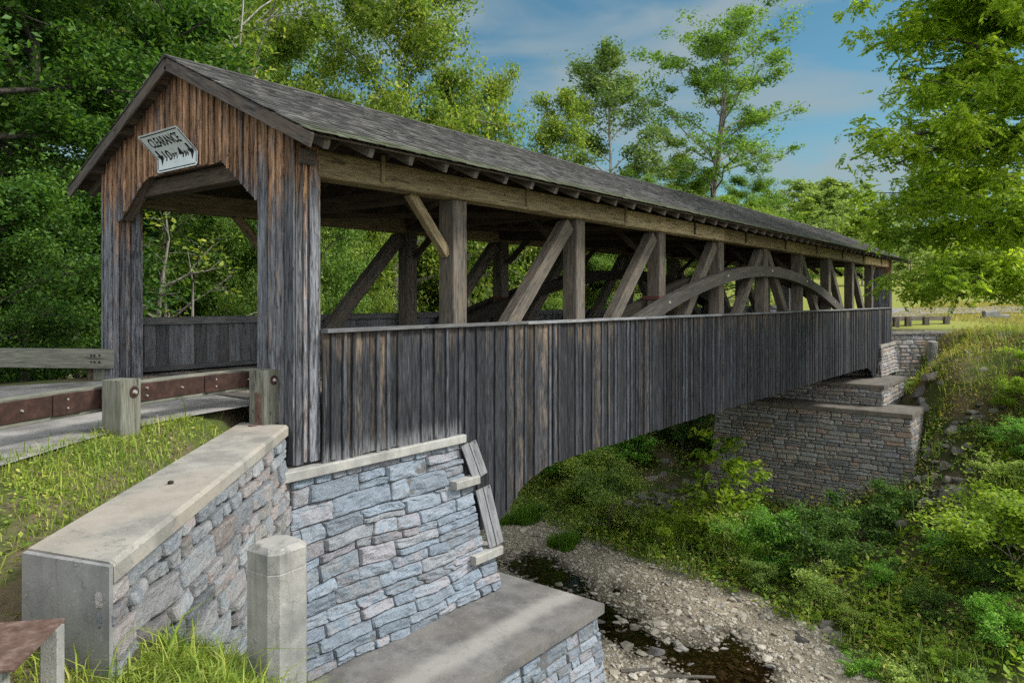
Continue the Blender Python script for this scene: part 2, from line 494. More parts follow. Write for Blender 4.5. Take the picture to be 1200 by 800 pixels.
m = N('pebble'); p = m.pos(); c = m.ramp(m.isl(), [(0, (.18, .165, .145)), (.3, (.35, .315, .26)), (.6, (.47, .43, .365)), (.85, (.58, .54, .47)), (1, (.31, .305, .30))])
wz = m.step(m.sep(p, 2), -8.47, -8.56); c = m.mix(m.math('MULTIPLY', wz, .72), c, (.045, .038, .028)); m.col(c); m.rough(.75); M['pebble'] = m
m = N('rust'); p = m.pos(); a = m.noise(p, 9, 6, .7); c = m.ramp(a, [(.3, (.016, .009, .008)), (.5, (.036, .018, .014)), (.7, (.070, .036, .027))])
c = m.mix(m.math('MULTIPLY', m.step(m.noise(p, 60, 3), .55, .7), .4), c, (.05, .03, .025)); m.col(c); m.rough(.8); m.bump(a, .3, .004); M['rust'] = m
m = N('rust_pale'); p = m.pos(); a = m.noise(p, 12, 6, .72); c = m.ramp(a, [(.3, (.06, .035, .027)), (.5, (.115, .072, .058)), (.7, (.21, .155, .135))])
m.col(c); m.rough(.75); m.bump(a, .3, .004); M['rust_pale'] = m
m = N('bare_steel'); m.col((.42, .41, .39)); m.rough(.5); m.b.inputs['Metallic'].default_value = .6; M['steel'] = m
m = N('red_iron'); m.col(m.mix(m.noise(m.pos(), 20, 4), (.07, .028, .022), (.14, .06, .045))); m.rough(.75); M['red_iron'] = m
m = N('asphalt'); p = m.pos(); a = m.noise(p, 60, 4, .7); b = m.noise(p, 1.5, 5, .65)
c = m.mix(m.step(b, .38, .62), (.15, .145, .14), (.31, .30, .29)); c = m.mix(m.math('MULTIPLY', m.step(a, .5, .66), .55), c, (.055, .05, .048))
c = m.mix(m.math('MULTIPLY', m.step(m.noise(p, 140, 2), .60, .68), .6), c, (.36, .34, .31)); m.col(c); m.rough(.9); m.bump(a, .6, .012); M['asphalt'] = m
m = N('shingles'); p = m.pos(); isl = m.isl()
c = m.ramp(isl, [(0, (.032, .032, .032)), (.4, (.065, .064, .063)), (.75, (.10, .098, .096)), (1, (.155, .15, .145))])
c = m.mix(m.math('MULTIPLY', m.step(m.noise(p, .9, 4, .6), .45, .65), .45), c, (.075, .075, .072))
c = m.mix(m.math('MULTIPLY', m.step(m.noise(p, 5, 4, .6), .55, .7), .25), c, (.13, .14, .085))
c = m.mix(m.math('MULTIPLY', m.step(m.sep(p, 2), 3.55, 3.30), .5), c, (.085, .11, .04))
m.col(c); m.rough(.93); m.bump(m.noise(p, 160, 3, .7), .6, .006); M['shingle'] = m
m = N('sign_white'); p = m.pos(); m.col(m.mix(m.math('MULTIPLY', m.step(m.noise(p, 6, 4), .5, .7), .35), (.62, .68, .70), (.40, .45, .47))); m.rough(.5); M['sign'] = m
m = N('sign_black'); m.col((.012, .012, .013)); m.rough(.55); M['black'] = m
m = N('bark_grey'); p = m.pos(); c = m.mix(m.step(m.noise(m.scale(p, (14, 14, 2)), 1, 5, .65), .35, .65), (.075, .066, .056), (.27, .25, .22)); m.col(c)
m.bump(m.noise(m.scale(p, (20, 20, 4)), 1, 5, .7), .8, .03); M['bark'] = m
m = N('bark_dark'); p = m.pos(); c = m.mix(m.step(m.noise(m.scale(p, (14, 14, 2)), 1, 5, .65), .35, .65), (.022, .019, .016), (.10, .088, .074)); m.col(c)
m.bump(m.noise(m.scale(p, (20, 20, 4)), 1, 5, .7), .8, .03); M['bark_dark'] = m
m = N('bark_pale'); p = m.pos(); c = m.mix(m.step(m.noise(m.scale(p, (10, 10, 2)), 1, 5, .65), .35, .65), (.20, .19, .18), (.46, .44, .41)); m.col(c); M['bark_pale'] = m
M['leaf_dark'] = leaf_mat('leaf_dark', (0.025, 0.072, 0.020), (0.056, 0.137, 0.029), (0.121, 0.233, 0.040), .38)
M['leaf_mid'] = leaf_mat('leaf_mid', (0.064, 0.137, 0.032), (0.129, 0.241, 0.048), (0.241, 0.370, 0.081), .42)
M['leaf_light'] = leaf_mat('leaf_light', (0.084, 0.154, 0.031), (0.168, 0.266, 0.049), (0.294, 0.378, 0.077), .45, (0.420, 0.448, 0.098))
M['leaf_walnut'] = leaf_mat('leaf_walnut', (0.13, 0.225, 0.03), (0.28, 0.41, 0.05), (0.46, 0.57, 0.085), .6)
M['leaf_hill'] = leaf_mat('leaf_hill', (0.126, 0.210, 0.070), (0.210, 0.308, 0.098), (0.336, 0.420, 0.154), .4)
M['leaf_grey'] = leaf_mat('leaf_grey', (0.070, 0.140, 0.049), (0.126, 0.210, 0.077), (0.224, 0.294, 0.119), .4)
M['leaf_shrub'] = leaf_mat('leaf_shrub', (0.064, 0.185, 0.035), (0.143, 0.341, 0.058), (0.283, 0.539, 0.085), .38)
M['leaf_olive'] = leaf_mat('leaf_olive', (0.137, 0.234, 0.060), (0.260, 0.384, 0.096), (0.466, 0.577, 0.165), .38)
M['leaf_lime'] = leaf_mat('leaf_lime', (0.126, 0.224, 0.025), (0.238, 0.378, 0.039), (0.392, 0.504, 0.063), .45)
M['grass'] = leaf_mat('grass_blade', (0.084, 0.154, 0.022), (0.196, 0.294, 0.042), (0.364, 0.434, 0.077), .4, (0.532, 0.504, 0.196))
M['grass_deep'] = leaf_mat('grass_deep', (0.049, 0.126, 0.017), (0.098, 0.224, 0.028), (0.182, 0.336, 0.042), .4)
M['ground_leaf'] = leaf_mat('ground_leaf', (0.071, 0.156, 0.034), (0.199, 0.341, 0.062), (0.455, 0.569, 0.114), .35, (0.625, 0.483, 0.227))
M['dry_leaf'] = leaf_mat('dry_leaf', (0.182, 0.154, 0.049), (0.294, 0.266, 0.070), (0.448, 0.378, 0.126), .35, (0.504, 0.378, 0.168))

# ------------------------------------------------------------------ terrain
WX = Waves(5, .35, 2.4, 8); WF = Waves(6, 1.2, 7, 9); WB = Waves(9, .5, 1.9, 7)
def road_edge_y(x):           # camera side edge of the near road
    return np.interp(x, [-14, -8, -6, -3.4, -2.1, 0, 1], [-11, -4.6, -2.7, -.75, .1, .45, .5])
def stream_right(y):
    return np.interp(y, [-40, -14, -8, -4, -2.2, .65, 6, 12, 20, 40], [4, 9.5, 11.6, 14.3, 16.0, 17.6, 18.8, 20.5, 22.5, 28])
def channel(y):
    return np.interp(y, [-40, -12, -6, -1.2, 0, 3.2, 5.5, 10, 20, 40], [-1, 6.6, 9.3, 12.6, 13.2, 13.3, 15.2, 16.2, 18, 23])
def gravel_z(x, y):
    c = channel(y)
    q = np.abs(x - c) / (1.15 + .25 * np.sin(y * .9))
    z = -8.46 + .07 * WF(x, y) + .04 * WX(x * 2, y * 2)
    z = z - .14 * np.exp(-q * q * 1.5)
    # the wide shallow pool near the footing
    z = z - .04 * np.exp(-(((x - 12.6) / 1.9) ** 2 + ((y + .2) / 1.5) ** 2))
    return z
A0 = np.array((-.05, .05)); A1 = np.array((-3.56, -3.27))       # outer top edge of the near wing wall
AD = (A1 - A0) / np.linalg.norm(A1 - A0); AN = np.array((-AD[1], AD[0]))    # AN points to the stream side
if AN[0] < 0: AN = -AN
def ground(x, y):
    x = np.asarray(x, float); y = np.asarray(y, float)
    e = road_edge_y(x)
    d = np.clip(e - y, 0, 40)
    P = -.05 - .14 * np.minimum(d, 5)
    s = (x - A1[0]) * AD[0] + (y - A1[1]) * AD[1]
    P = P - .55 * sstep(-1.0, -.25, s) * sstep(-1.7, -.7, (x - A0[0]) * AN[0] + (y - A0[1]) * AN[1])
    qw = (x - A0[0]) * AN[0] + (y - A0[1]) * AN[1]
    inw = sstep(-1.0, -.62, qw) * (s < .1) * (y < 1.0) * (x > -5)
    P = P * (1 - inw) + np.minimum(P, -.36) * inw
    P = np.where(y > 6.2, -.12 - .08 * np.minimum(y - 6.2, 10), P)
    q = (x - A0[0]) * AN[0] + (y - A0[1]) * AN[1]
    G = -.92 - .80 * np.maximum(0, x + 3.2) - .02 * np.maximum(0, -y - 3)
    z = np.where((q > -.3) & (y < .2), np.minimum(P, G), P)
    z = np.where((x > .1) & (y >= .2), np.minimum(P, -.1 - 1.15 * (x - .1)), z)
    z = np.where((x > -.3) & (y < .3), np.minimum(z, G), z)
    near = np.maximum(z, gravel_z(x, y))
    xs = stream_right(y) + .5 * WB(y * 1.7, y * .3)
    u = np.clip(x - xs, 0, None)
    ex = np.interp(y, [-9, -3.4, .5, 8, 14], [1.15, 1.35, 2.3, 2.3, 1.4])
    span = np.interp(y, [-30, -8, -3, 12, 40], [18, 19.5, 20.5, 18, 16])
    far = -8.42 + 8.25 * np.clip(u / span, 0, 1) ** ex + .16 * WX(x, y) * np.clip(u / 2, 0, 1) * np.clip((36 - x) / 6, .12, 1)
    zz = np.where(x < xs, near, np.maximum(far, gravel_z(x, y) - .0 * u))
    far_dip = 2.0 * np.exp(-((x - 35.6) / 1.7) ** 2 - ((y + .7) / 1.4) ** 2)
    zz = zz - np.where((x > 30) & (y < .5), far_dip, 0)
    zz = zz + 1.5 * np.exp(-((x - 31.0) / 2.0) ** 2 - ((y + 2.7) / 1.3) ** 2)
    # fill behind the far abutment
    dep = (x - CAM[0]) * FW[0] + (y - CAM[1]) * FW[1]
    fq = (x - 35.2) * .70 + (y + .0) * -.71
    fill = ((x > 33.0) & (y > .3) & (y < 5.2)) | ((x > 35.4) & (((y - .1) > -(x - 35.2) * .93)) & (y < 6.5 + (x - 35.2)))
    zz = np.where(fill & (x > 30), np.maximum(zz, -.22), zz)
    rise = .075 * np.maximum(0, dep - 39.5) - .00018 * np.maximum(0, dep - 39.5) ** 2
    hill = np.minimum(.12 * np.maximum(0, dep - 105), 20)
    farm = sstep(34, 38.5, x) * sstep(-60, -58, -np.abs(y) * .3)
    zz = zz + np.where(dep > 39.5, np.minimum(rise, 9), 0) * sstep(36, 39, x) + hill * sstep(20, 40, x)
    return zz

def axis_vals(fine, mid, coarse):
    a = np.concatenate([np.arange(*fine), np.arange(*mid[0]), np.arange(*mid[1]), coarse])
    return np.unique(np.round(a, 3))
gx = axis_vals((-6.5, 42.01, .22), ((-26, -6.5, 1.0), (42, 110, 2.0)), np.array([-900, -500, -250, -120, -60, -40, 130, 150, 175, 200, 240, 290, 350, 450, 600, 900]))
gy = axis_vals((-12, 14.01, .22), ((-36, -12, 1.0), (14, 60, 1.5)), np.array([-900, -500, -250, -140, -90, -60, -46, 75, 95, 120, 150, 200, 260, 350, 500, 900]))
X, Y = np.meshgrid(gx, gy, indexing='ij')
Z = ground(X, Y)
ni, nj = X.shape
idx = np.arange(ni * nj).reshape(ni, nj)
Fq = np.stack([idx[:-1, :-1], idx[1:, :-1], idx[1:, 1:], idx[:-1, 1:]], -1).reshape(-1, 4)
grav = np.where((X < stream_right(Y) + .8) & (Z < -7.9), 1.0, 0.0)
mead = sstep(36, 40, X) * sstep(-2.2, -.8, Z)
m = N('ground'); p = m.pos()
n1 = m.noise(p, .9, 5, .6); n2 = m.noise(p, 7, 5, .65)
soil = m.mix(n2, (.045, .034, .022), (.13, .10, .065))
n3 = m.noise(p, 55, 4, .7)
gr = m.mix(n3, (.018, .032, .008), (.10, .125, .03))
soil = m.mix(m.math('MULTIPLY', n3, .8), soil, (.17, .135, .085))
c = m.mix(m.step(n1, .40, .58), soil, gr)
mg = m.mix(m.noise(p, .25, 4), (.16, .19, .035), (.34, .33, .07))
c = m.mix(m.attr('meadow', False), c, m.mix(m.math('MULTIPLY', n2, .6), mg, (.13, .17, .03)))
bed = m.mix(m.noise(p, 25, 5, .7), (.17, .145, .11), (.44, .385, .30))
bed = m.mix(m.step(m.sep(p, 2), -8.47, -8.56), bed, (.05, .042, .028))
c = m.mix(m.attr('gravel', False), c, bed)
m.col(c); m.rough(.95); m.bump(m.noise(p, 22, 5, .7), .7, .03)
M['ground'] = m
for k_ in list(M):
    if isinstance(M[k_], N): M[k_] = M[k_].m
me = mesh_np('ground', np.stack([X, Y, Z], -1), Fq, smooth=True, attrs={'gravel': grav, 'meadow': mead})
tag(link('ground', me, M['ground']), kind='structure')

# stream water: one sheet following the channel, banks rise through it
wm = N('stream_water'); p = wm.pos()
wm.t.nodes.remove(wm.b)
gl = wm.n('ShaderNodeBsdfGlossy'); gl.inputs['Roughness'].default_value = .06; gl.inputs['Color'].default_value = (.85, .9, .95, 1)
tr = wm.n('ShaderNodeBsdfTransparent'); tr.inputs['Color'].default_value = (.62, .52, .36, 1)
fr = wm.n('ShaderNodeFresnel'); fr.inputs['IOR'].default_value = 1.33
bp = wm.n('ShaderNodeBump'); bp.inputs['Strength'].default_value = .25; bp.inputs['Distance'].default_value = .02
wm.l(wm.noise(p, 6, 3), bp.inputs['Height']); wm.l(bp.outputs[0], gl.inputs['Normal']); wm.l(bp.outputs[0], fr.inputs['Normal'])
ms = wm.n('ShaderNodeMixShader'); wm.l(fr.outputs[0], ms.inputs[0]); wm.l(tr.outputs[0], ms.inputs[1]); wm.l(gl.outputs[0], ms.inputs[2]); wm.l(ms.outputs[0], wm.out.inputs['Surface'])
ys = np.arange(-38, 38.1, 1.0)
VL = []
for y in ys:
    VL += [(float(channel(y)) - 5.0, y, -8.545), (float(stream_right(y)) + .7, y, -8.545)]
Fw = [(2 * i, 2 * i + 1, 2 * i + 3, 2 * i + 2) for i in range(len(ys) - 1)]
tag(link('stream', mesh_np('stream', VL, Fw), wm.m), kind='structure')

def strip(name, L_, R_, mat, lift, n=60, across=10, zf=None):
    L_ = np.array(L_, float); R_ = np.array(R_, float)
    def rs(P):
        d = np.concatenate([[0], np.cumsum(np.linalg.norm(np.diff(P, axis=0), axis=1))]); t = np.linspace(0, d[-1], n)
        return np.stack([np.interp(t, d, P[:, 0]), np.interp(t, d, P[:, 1])], 1)
    a, b = rs(L_), rs(R_)
    t = np.linspace(0, 1, across)[None, :, None]
    P = a[:, None] * (1 - t) + b[:, None] * t
    z = (ground(P[..., 0], P[..., 1]) if zf is None else zf(P[..., 0], P[..., 1])) + lift
    i_ = np.arange(n * across).reshape(n, across)
    F = np.stack([i_[:-1, :-1], i_[1:, :-1], i_[1:, 1:], i_[:-1, 1:]], -1).reshape(-1, 4)
    o = link(name, mesh_np(name, np.concatenate([P, z[..., None]], -1), F, smooth=True), mat)
    return tag(o, kind='structure')
strip('road', [(0.0, 5.0), (-3, 6.0), (-8, 7.2), (-16, 7)], [(0.0, .62), (-1.2, .35), (-2.2, -.02), (-3.5, -.95), (-6.5, -3.4), (-12, -9)], M['asphalt'], 0.0, zf=lambda x, y: -.03 + 0 * x)
strip('far_road', [(35.1, 5.2), (42, 6.0), (49.5, 4.0), (57, -2.5), (66, -12), (80, -30)], [(35.1, .5), (42, 1.2), (47.6, .2), (53, -5.0), (61, -14), (74, -32)], M['asphalt'], .06)

# ------------------------------------------------------------------ the covered bridge
LEN, MID, WID = 35.1, 17.55, 5.5
bridge = empty('covered_bridge', (0, 2.75, 0), 'long weathered wooden covered bridge with open arched sides and a grey shingle roof', 'covered bridge')
POST_X = [3.27 + 3.57 * k for k in range(9)]
def zbot(x):
    xx = min(x, LEN - x)
    return float(np.interp(xx, [.3, 3.02, 3.03, 3.94, 4.4, 4.77, 5.41, 6.3, 9], [-.79, -.79, -2.44, -2.44, -2.11, -1.87, -1.72, -1.68, -1.66]))

def siding(side):
    bb = MB(19 + side)
    """board and batten apron; side = +1 near (outer face to -Y), -1 far"""
    b = MB(11 if side > 0 else 12); r = b.r
    def yy(v): return -v if side > 0 else WID + v
    x = .378
    while x < LEN - .45:
        w_ = r.choice([.12, .17, .22, .26, .30]) * r.uniform(.9, 1.1)
        x1 = min(x + w_, LEN - .41)
        t = r.uniform(.0, .016)
        za, zb_ = zbot(x + .01), zbot(x1 - .01)
        if abs(za - zb_) > .5: za = zb_ = min(za, zb_) if x > 5 or x1 > 3.1 else max(za, zb_)
        dz = r.uniform(-.02, .02)
        g = .004
        poly = [(x + g, yy(.03 + t), za + dz), (x1 - g, yy(.03 + t), zb_ + dz), (x1 - g, yy(.03 + t), .885), (x + g, yy(.03 + t), .885)]
        b.prism(poly, (0, -.026 * side, 0))
        # batten over the joint
        bw = r.uniform(.045, .075)
        zc = zbot(x1) + r.uniform(-.02, .03)
        if x1 < LEN - .5 and r.rand() < .82:
            bb.beam((x1 + r.normal(0, .006), yy(.073 + t), zc), (x1 + r.normal(0, .006), yy(.073 + t), .88), bw, .026, up=(0, 1, 0), bev=.003)
        x = x1
    b.build('siding', M['siding'], bridge)
    bb.build('battens', M['batten'], bridge)
    c = MB(13)
    xs = np.linspace(.40, LEN - .40, 9)
    for k in range(8):
        c.beam((xs[k], yy(.045), .912 + r.uniform(-.003, .003)), (xs[k + 1] - .004, yy(.045), .912 + r.uniform(-.003, .003)), .20, .05, seg=3, jit=.002)
    c.build('cap_rail', M['cap_rail'], bridge)
siding(1); siding(-1)
# boards lining the inside of the far parapet, and its inner ledge
b = MB(14)
x = .45
while x < LEN - .5:
    w_ = b.r.uniform(.2, .26)
    b.box((x + .003, WID - .02, .03), (min(x + w_ - .003, LEN - .45), WID + .0, .86), .003, axis=2)
    x += w_
b.box((.42, WID - .10, .86), (LEN - .42, WID - .025, 1.0), .006)
b.box((.42, WID - .12, .02), (LEN - .42, WID - .024, .10), .006)
b.build('lining_board', M['inner_board'], bridge)

# deck and underframe
b = MB(15)
x = 0.02
while x < LEN - .02:
    w_ = b.r.uniform(.2, .3); x1 = min(x + w_, LEN - .02)
    b.box((x + .003, .18, -.07), (x1 - .003, WID - .18, b.r.uniform(-.006, .0)), .004, axis=1)
    x = x1
b.build('deck', M['timber'], bridge)
for yc in (.38, WID - .38):
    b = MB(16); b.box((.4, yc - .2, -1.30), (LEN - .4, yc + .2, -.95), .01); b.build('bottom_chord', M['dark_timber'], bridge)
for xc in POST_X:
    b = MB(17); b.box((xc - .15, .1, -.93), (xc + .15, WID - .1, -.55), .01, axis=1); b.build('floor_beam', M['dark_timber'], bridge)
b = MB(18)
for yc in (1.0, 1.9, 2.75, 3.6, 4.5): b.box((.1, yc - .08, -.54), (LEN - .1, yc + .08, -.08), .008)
b.build('stringer', M['dark_timber'], bridge)

# truss: posts, braces, knees, plate beams, arches
def side_y(y, side): return y if side > 0 else WID - y
for side in (1, -1):
    tm = M['timber']
    for k, xc in enumerate(POST_X):
        y0, y1 = sorted((side_y(.17, side), side_y(.50, side)))
        b = MB(100 + k + 20 * side)
        b.box((xc - .165, y0, -1.0), (xc + .165, y1, 2.93), .014, axis=2)
        b.build('post', tm, bridge)
    yb = side_y(.33, side)
    for k in range(8):
        xa, xb_ = POST_X[k], POST_X[k + 1]
        b = MB(140 + k + 20 * side)
        if k < 4: p0, p1 = (xa + .35, yb, -.25), (xb_ - .30, yb, 2.80)
        else: p0, p1 = (xb_ - .35, yb, -.25), (xa + .30, yb, 2.80)
        b.beam(p0, p1, .24, .28, bev=.012)
        b.build('brace', tm, bridge)
    for xp, sg in ((POST_X[0], -1), (POST_X[8], 1)):
        b = MB(180 + side + sg)
        b.beam((xp + sg * .16, yb, 2.05), (xp + sg * .98, yb, 2.95), .13, .15, bev=.008)
        b.build('knee_brace', M['beam'], bridge)
    # plate beam
    b = MB(190 + side)
    ya, yc = sorted((side_y(.06, side), side_y(.40, side)))
    xs = [.38, 3.3, 8.5, 13.9, 19.2, 24.6, 30.0, LEN - .38]
    for k in range(7):
        b.beam((xs[k], (ya + yc) / 2, 3.11), (xs[k + 1] - .005, (ya + yc) / 2, 3.11), yc - ya, .36 + b.r.uniform(-.01, .01), bev=.018, seg=6, jit=.004)
    b.build('plate_beam', M['beam'], bridge)
    # hangers pegged over the plate
    for k in range(10):
        xh = 1.5 + k * 3.58 if k else 1.5
        if k: xh = 4.9 + (k - 1) * 3.52
        b = MB(200 + k)
        y_ = side_y(.04, side)
        b.beam((xh, y_, 2.98), (xh, y_, 3.36), .055, .035, up=(0, 1, 0), bev=.004)
        b.build('hanger', M['dark_timber'] if k > 2 else M['beam'], bridge)
    # arch: two laminated ribs that clasp the posts
    for yo in (.07, .60):
        b = MB(210 + int(yo * 10) + side)
        n = 44
        xa = np.linspace(3.15, LEN - 3.15, n + 1)
        t_ = (xa - 17.5) / 8.25
        za = 2.20 - 1.36 * t_ ** 2 + .06 * t_ ** 4
        h_ = .32
        yv = side_y(yo, side)
        prof = [(-.085, -.5), (.085, -.5), (.085, -.18), (.085, -.165), (.085, .165), (.085, .18), (.085, .5), (-.085, .5), (-.085, .18), (-.085, .165), (-.085, -.165), (-.085, -.18)]
        ins = {3, 4, 9, 10}
        V, G = [], []
        sl = np.gradient(za, xa)
        arc = np.concatenate([[0], np.cumsum(np.hypot(np.diff(xa), np.diff(za)))])
        for i in range(n + 1):
            nx, nz = -sl[i], 1.0
            q = math.hypot(nx, nz)
            for j, (py_, pz_) in enumerate(prof):
                V.append((xa[i] + nx / q * pz_ * h_, yv + py_, za[i] + nz / q * pz_ * h_))
                G.append((py_, pz_ * h_ * 2 + (j > 3), arc[i]))
        m_ = len(prof)
        F = [(i * m_ + j, i * m_ + (j + 1) % m_, (i + 1) * m_ + (j + 1) % m_, (i + 1) * m_ + j) for i in range(n) for j in range(m_)]
        b.add(V, F, G)
        b.build('arch', M['arch' if side > 0 and yo < .3 else 'shaded_arch'], bridge)
        # bolt heads on the arch
    for k in (1, 2, 3, 4, 5, 6, 7):
        x_ = POST_X[k]
        t = (x_ - 17.5) / 8.25
        z_ = 2.20 - 1.36 * t * t + .06 * t ** 4
        if z_ > .6:
            b = MB(230)
            y_ = side_y(-.018, side)
            b.cyl((x_, y_ + .01 * side, z_ + .02), (x_, y_ - .02 * side, z_ + .02), .045, .03, 8)
            b.build('arch_bolt', M['steel'], bridge)
    for k in (2, 6):                       # red iron shoes where the arch meets a post
        x_ = POST_X[k]
        t = (x_ - 17.5) / 8.25
        z_ = 2.20 - 1.36 * t * t + .06 * t ** 4
        b = MB(240)
        ya, yc = sorted((side_y(.162, side), side_y(.61, side)))
        b.box((x_ - .20, ya, z_ + .08), (x_ + .20, yc, z_ + .18), .01)
        b.build('iron_shoe', M['red_iron'], bridge)

# cross timbers under the roof
for k, xc in enumerate([.25] + POST_X + [LEN - .25]):
    b = MB(250 + k)
    b.box((xc - .13, .41, 2.99), (xc + .13, WID - .41, 3.24), .012, axis=1)
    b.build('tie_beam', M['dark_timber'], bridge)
for k in range(8):
    b = MB(262 + k)
    xa, xb_ = POST_X[k] + .15, POST_X[k + 1] - .15
    b.beam((xa, .55, 3.16), (xb_, WID - .55, 3.16), .12, .12)
    b.beam((xa, WID - .55, 3.03), (xb_, .55, 3.03), .12, .10)
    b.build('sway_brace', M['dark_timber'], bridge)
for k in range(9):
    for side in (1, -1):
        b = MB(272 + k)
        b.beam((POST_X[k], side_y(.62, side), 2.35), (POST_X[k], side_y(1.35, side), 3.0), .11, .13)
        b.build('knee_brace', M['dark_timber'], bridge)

# roof
RZ, EZ, EY = 4.87, 3.30, -.70
SL = (RZ - EZ) / (2.75 - EY)
RX0, RX1 = -.29, LEN + .13
def roof_z(y): return EZ + SL * ((y if y < 2.75 else WID - y) - EY)
ca, sa = 1 / math.hypot(1, SL), SL / math.hypot(1, SL)
def sag(x): return .02 * math.sin(x * .35) + .012 * math.sin(x * .9 + 1)
for side in (1, -1):
    b = MB(300 + side)
    # sheathing boards
    Ls = (2.75 - EY) / ca
    nb = 20
    for i in range(nb):
        d0, d1 = Ls * i / nb, Ls * (i + 1) / nb - .006
        dm = (d0 + d1) / 2
        y_ = EY + .02 + dm * ca; z_ = EZ + dm * sa - .035
        b.beam((RX0 + .03, side_y(y_, side), z_), (RX1 - .03, side_y(y_, side), z_), d1 - d0, .022, up=(0, -sa * side, ca), bev=.002)
    b.build('roof_sheathing', M['dark_timber'], bridge)
    # shingles: every course and every shingle is real
    r = np.random.RandomState(310 + side)
    V, F, G = [], [], []
    nC = 27
    ex_ = Ls / nC
    for i in range(nC + 1):
        x = RX0 - r.uniform(0, .15)
        while x < RX1:
            w_ = r.uniform(.10, .21)
            x0, x1 = max(x + .004, RX0 - .01), min(x + w_ - .004, RX1 + .01)
            x += w_
            if x1 - x0 < .03: continue
            lift = .014 + r.uniform(0, .009)
            d0 = i * ex_ - .03 + r.normal(0, .006)
            d1 = min((i + 1.25) * ex_, Ls + .01)
            o = len(V)
            for dd, up in ((d0, lift), (d1, .004), (d0, lift - .011), (d1, -.003)):
                y_ = EY + dd * ca - sa * up * 1.0
                for xx in (x0, x1):
                    zz = EZ + dd * sa + ca * up + sag(xx) * min(1, dd / 1.0 + .15) * .6
                    V.append((xx, side_y(y_, side), zz))
            F += [(o, o + 1, o + 3, o + 2), (o + 4, o + 6, o + 7, o + 5), (o, o + 4, o + 5, o + 1), (o, o + 2, o + 6, o + 4), (o + 1, o + 5, o + 7, o + 3), (o + 2, o + 3, o + 7, o + 6)]
    b = MB(1); b.add(V, F, np.array(V)); b.build('roof_shingles', M['shingle'], bridge)
b = MB(320)
xr = np.linspace(RX0 - .01, RX1 + .01, 120)
for i in range(119):
    for side in (1, -1):
        h = b.r.uniform(.002, .009)
        z_ = RZ + .012 + sag(xr[i]) * .6
        b.beam((xr[i], 2.75 - side * .07, z_ - .025 + h), (xr[i + 1] + .05, 2.75 - side * .07, z_ - .025 + h - .004), .165, .012, up=(0, -sa * side, ca), bev=.002)
b.build('ridge_cap', M['shingle'], bridge)
# rafters with tails that show under the eave
nr = 52
for k in range(nr):
    xr_ = .05 + k * (LEN - .10) / (nr - 1)
    b = MB(400 + k)
    for side in (1, -1):
        d = .135
        y0 = EY + .07; y1 = 2.74
        c0 = roof_z(y0) - .05 - d / 2 / ca; c1 = roof_z(y1) - .05 - d / 2 / ca
        b.beam((xr_ + b.r.normal(0, .01), side_y(y0 + b.r.uniform(0, .03), side), c0), (xr_, side_y(y1, side), c1), .085, d, bev=.005)
    b.build('rafter', M['timber'], bridge)
# barge boards on both gables
for x_ in (RX0 + .02, RX1 - .02):
    for side in (1, -1):
        b = MB(470 + side)
        y0, y1 = EY - .02, 2.75
        dz = -.11
        b.beam((x_, side_y(y0, side), roof_z(y0) + dz), (x_, side_y(y1 - .002, side), roof_z(y1) + dz), .035, .17, bev=.004)
        b.build('barge_board', M['barge'], bridge)
    for y_ in (.1, 1.2, WID - 1.2, WID - .1):
        b = MB(480)
        b.box((min(x_, x_ + (.24 if x_ < 5 else -.06)), y_ - .05, roof_z(y_) - .20), (max(x_, x_ + (.24 if x_ < 5 else -.06)), y_ + .05, roof_z(y_) - .06), .004)
        b.build('lookout', M['dark_timber'], bridge)

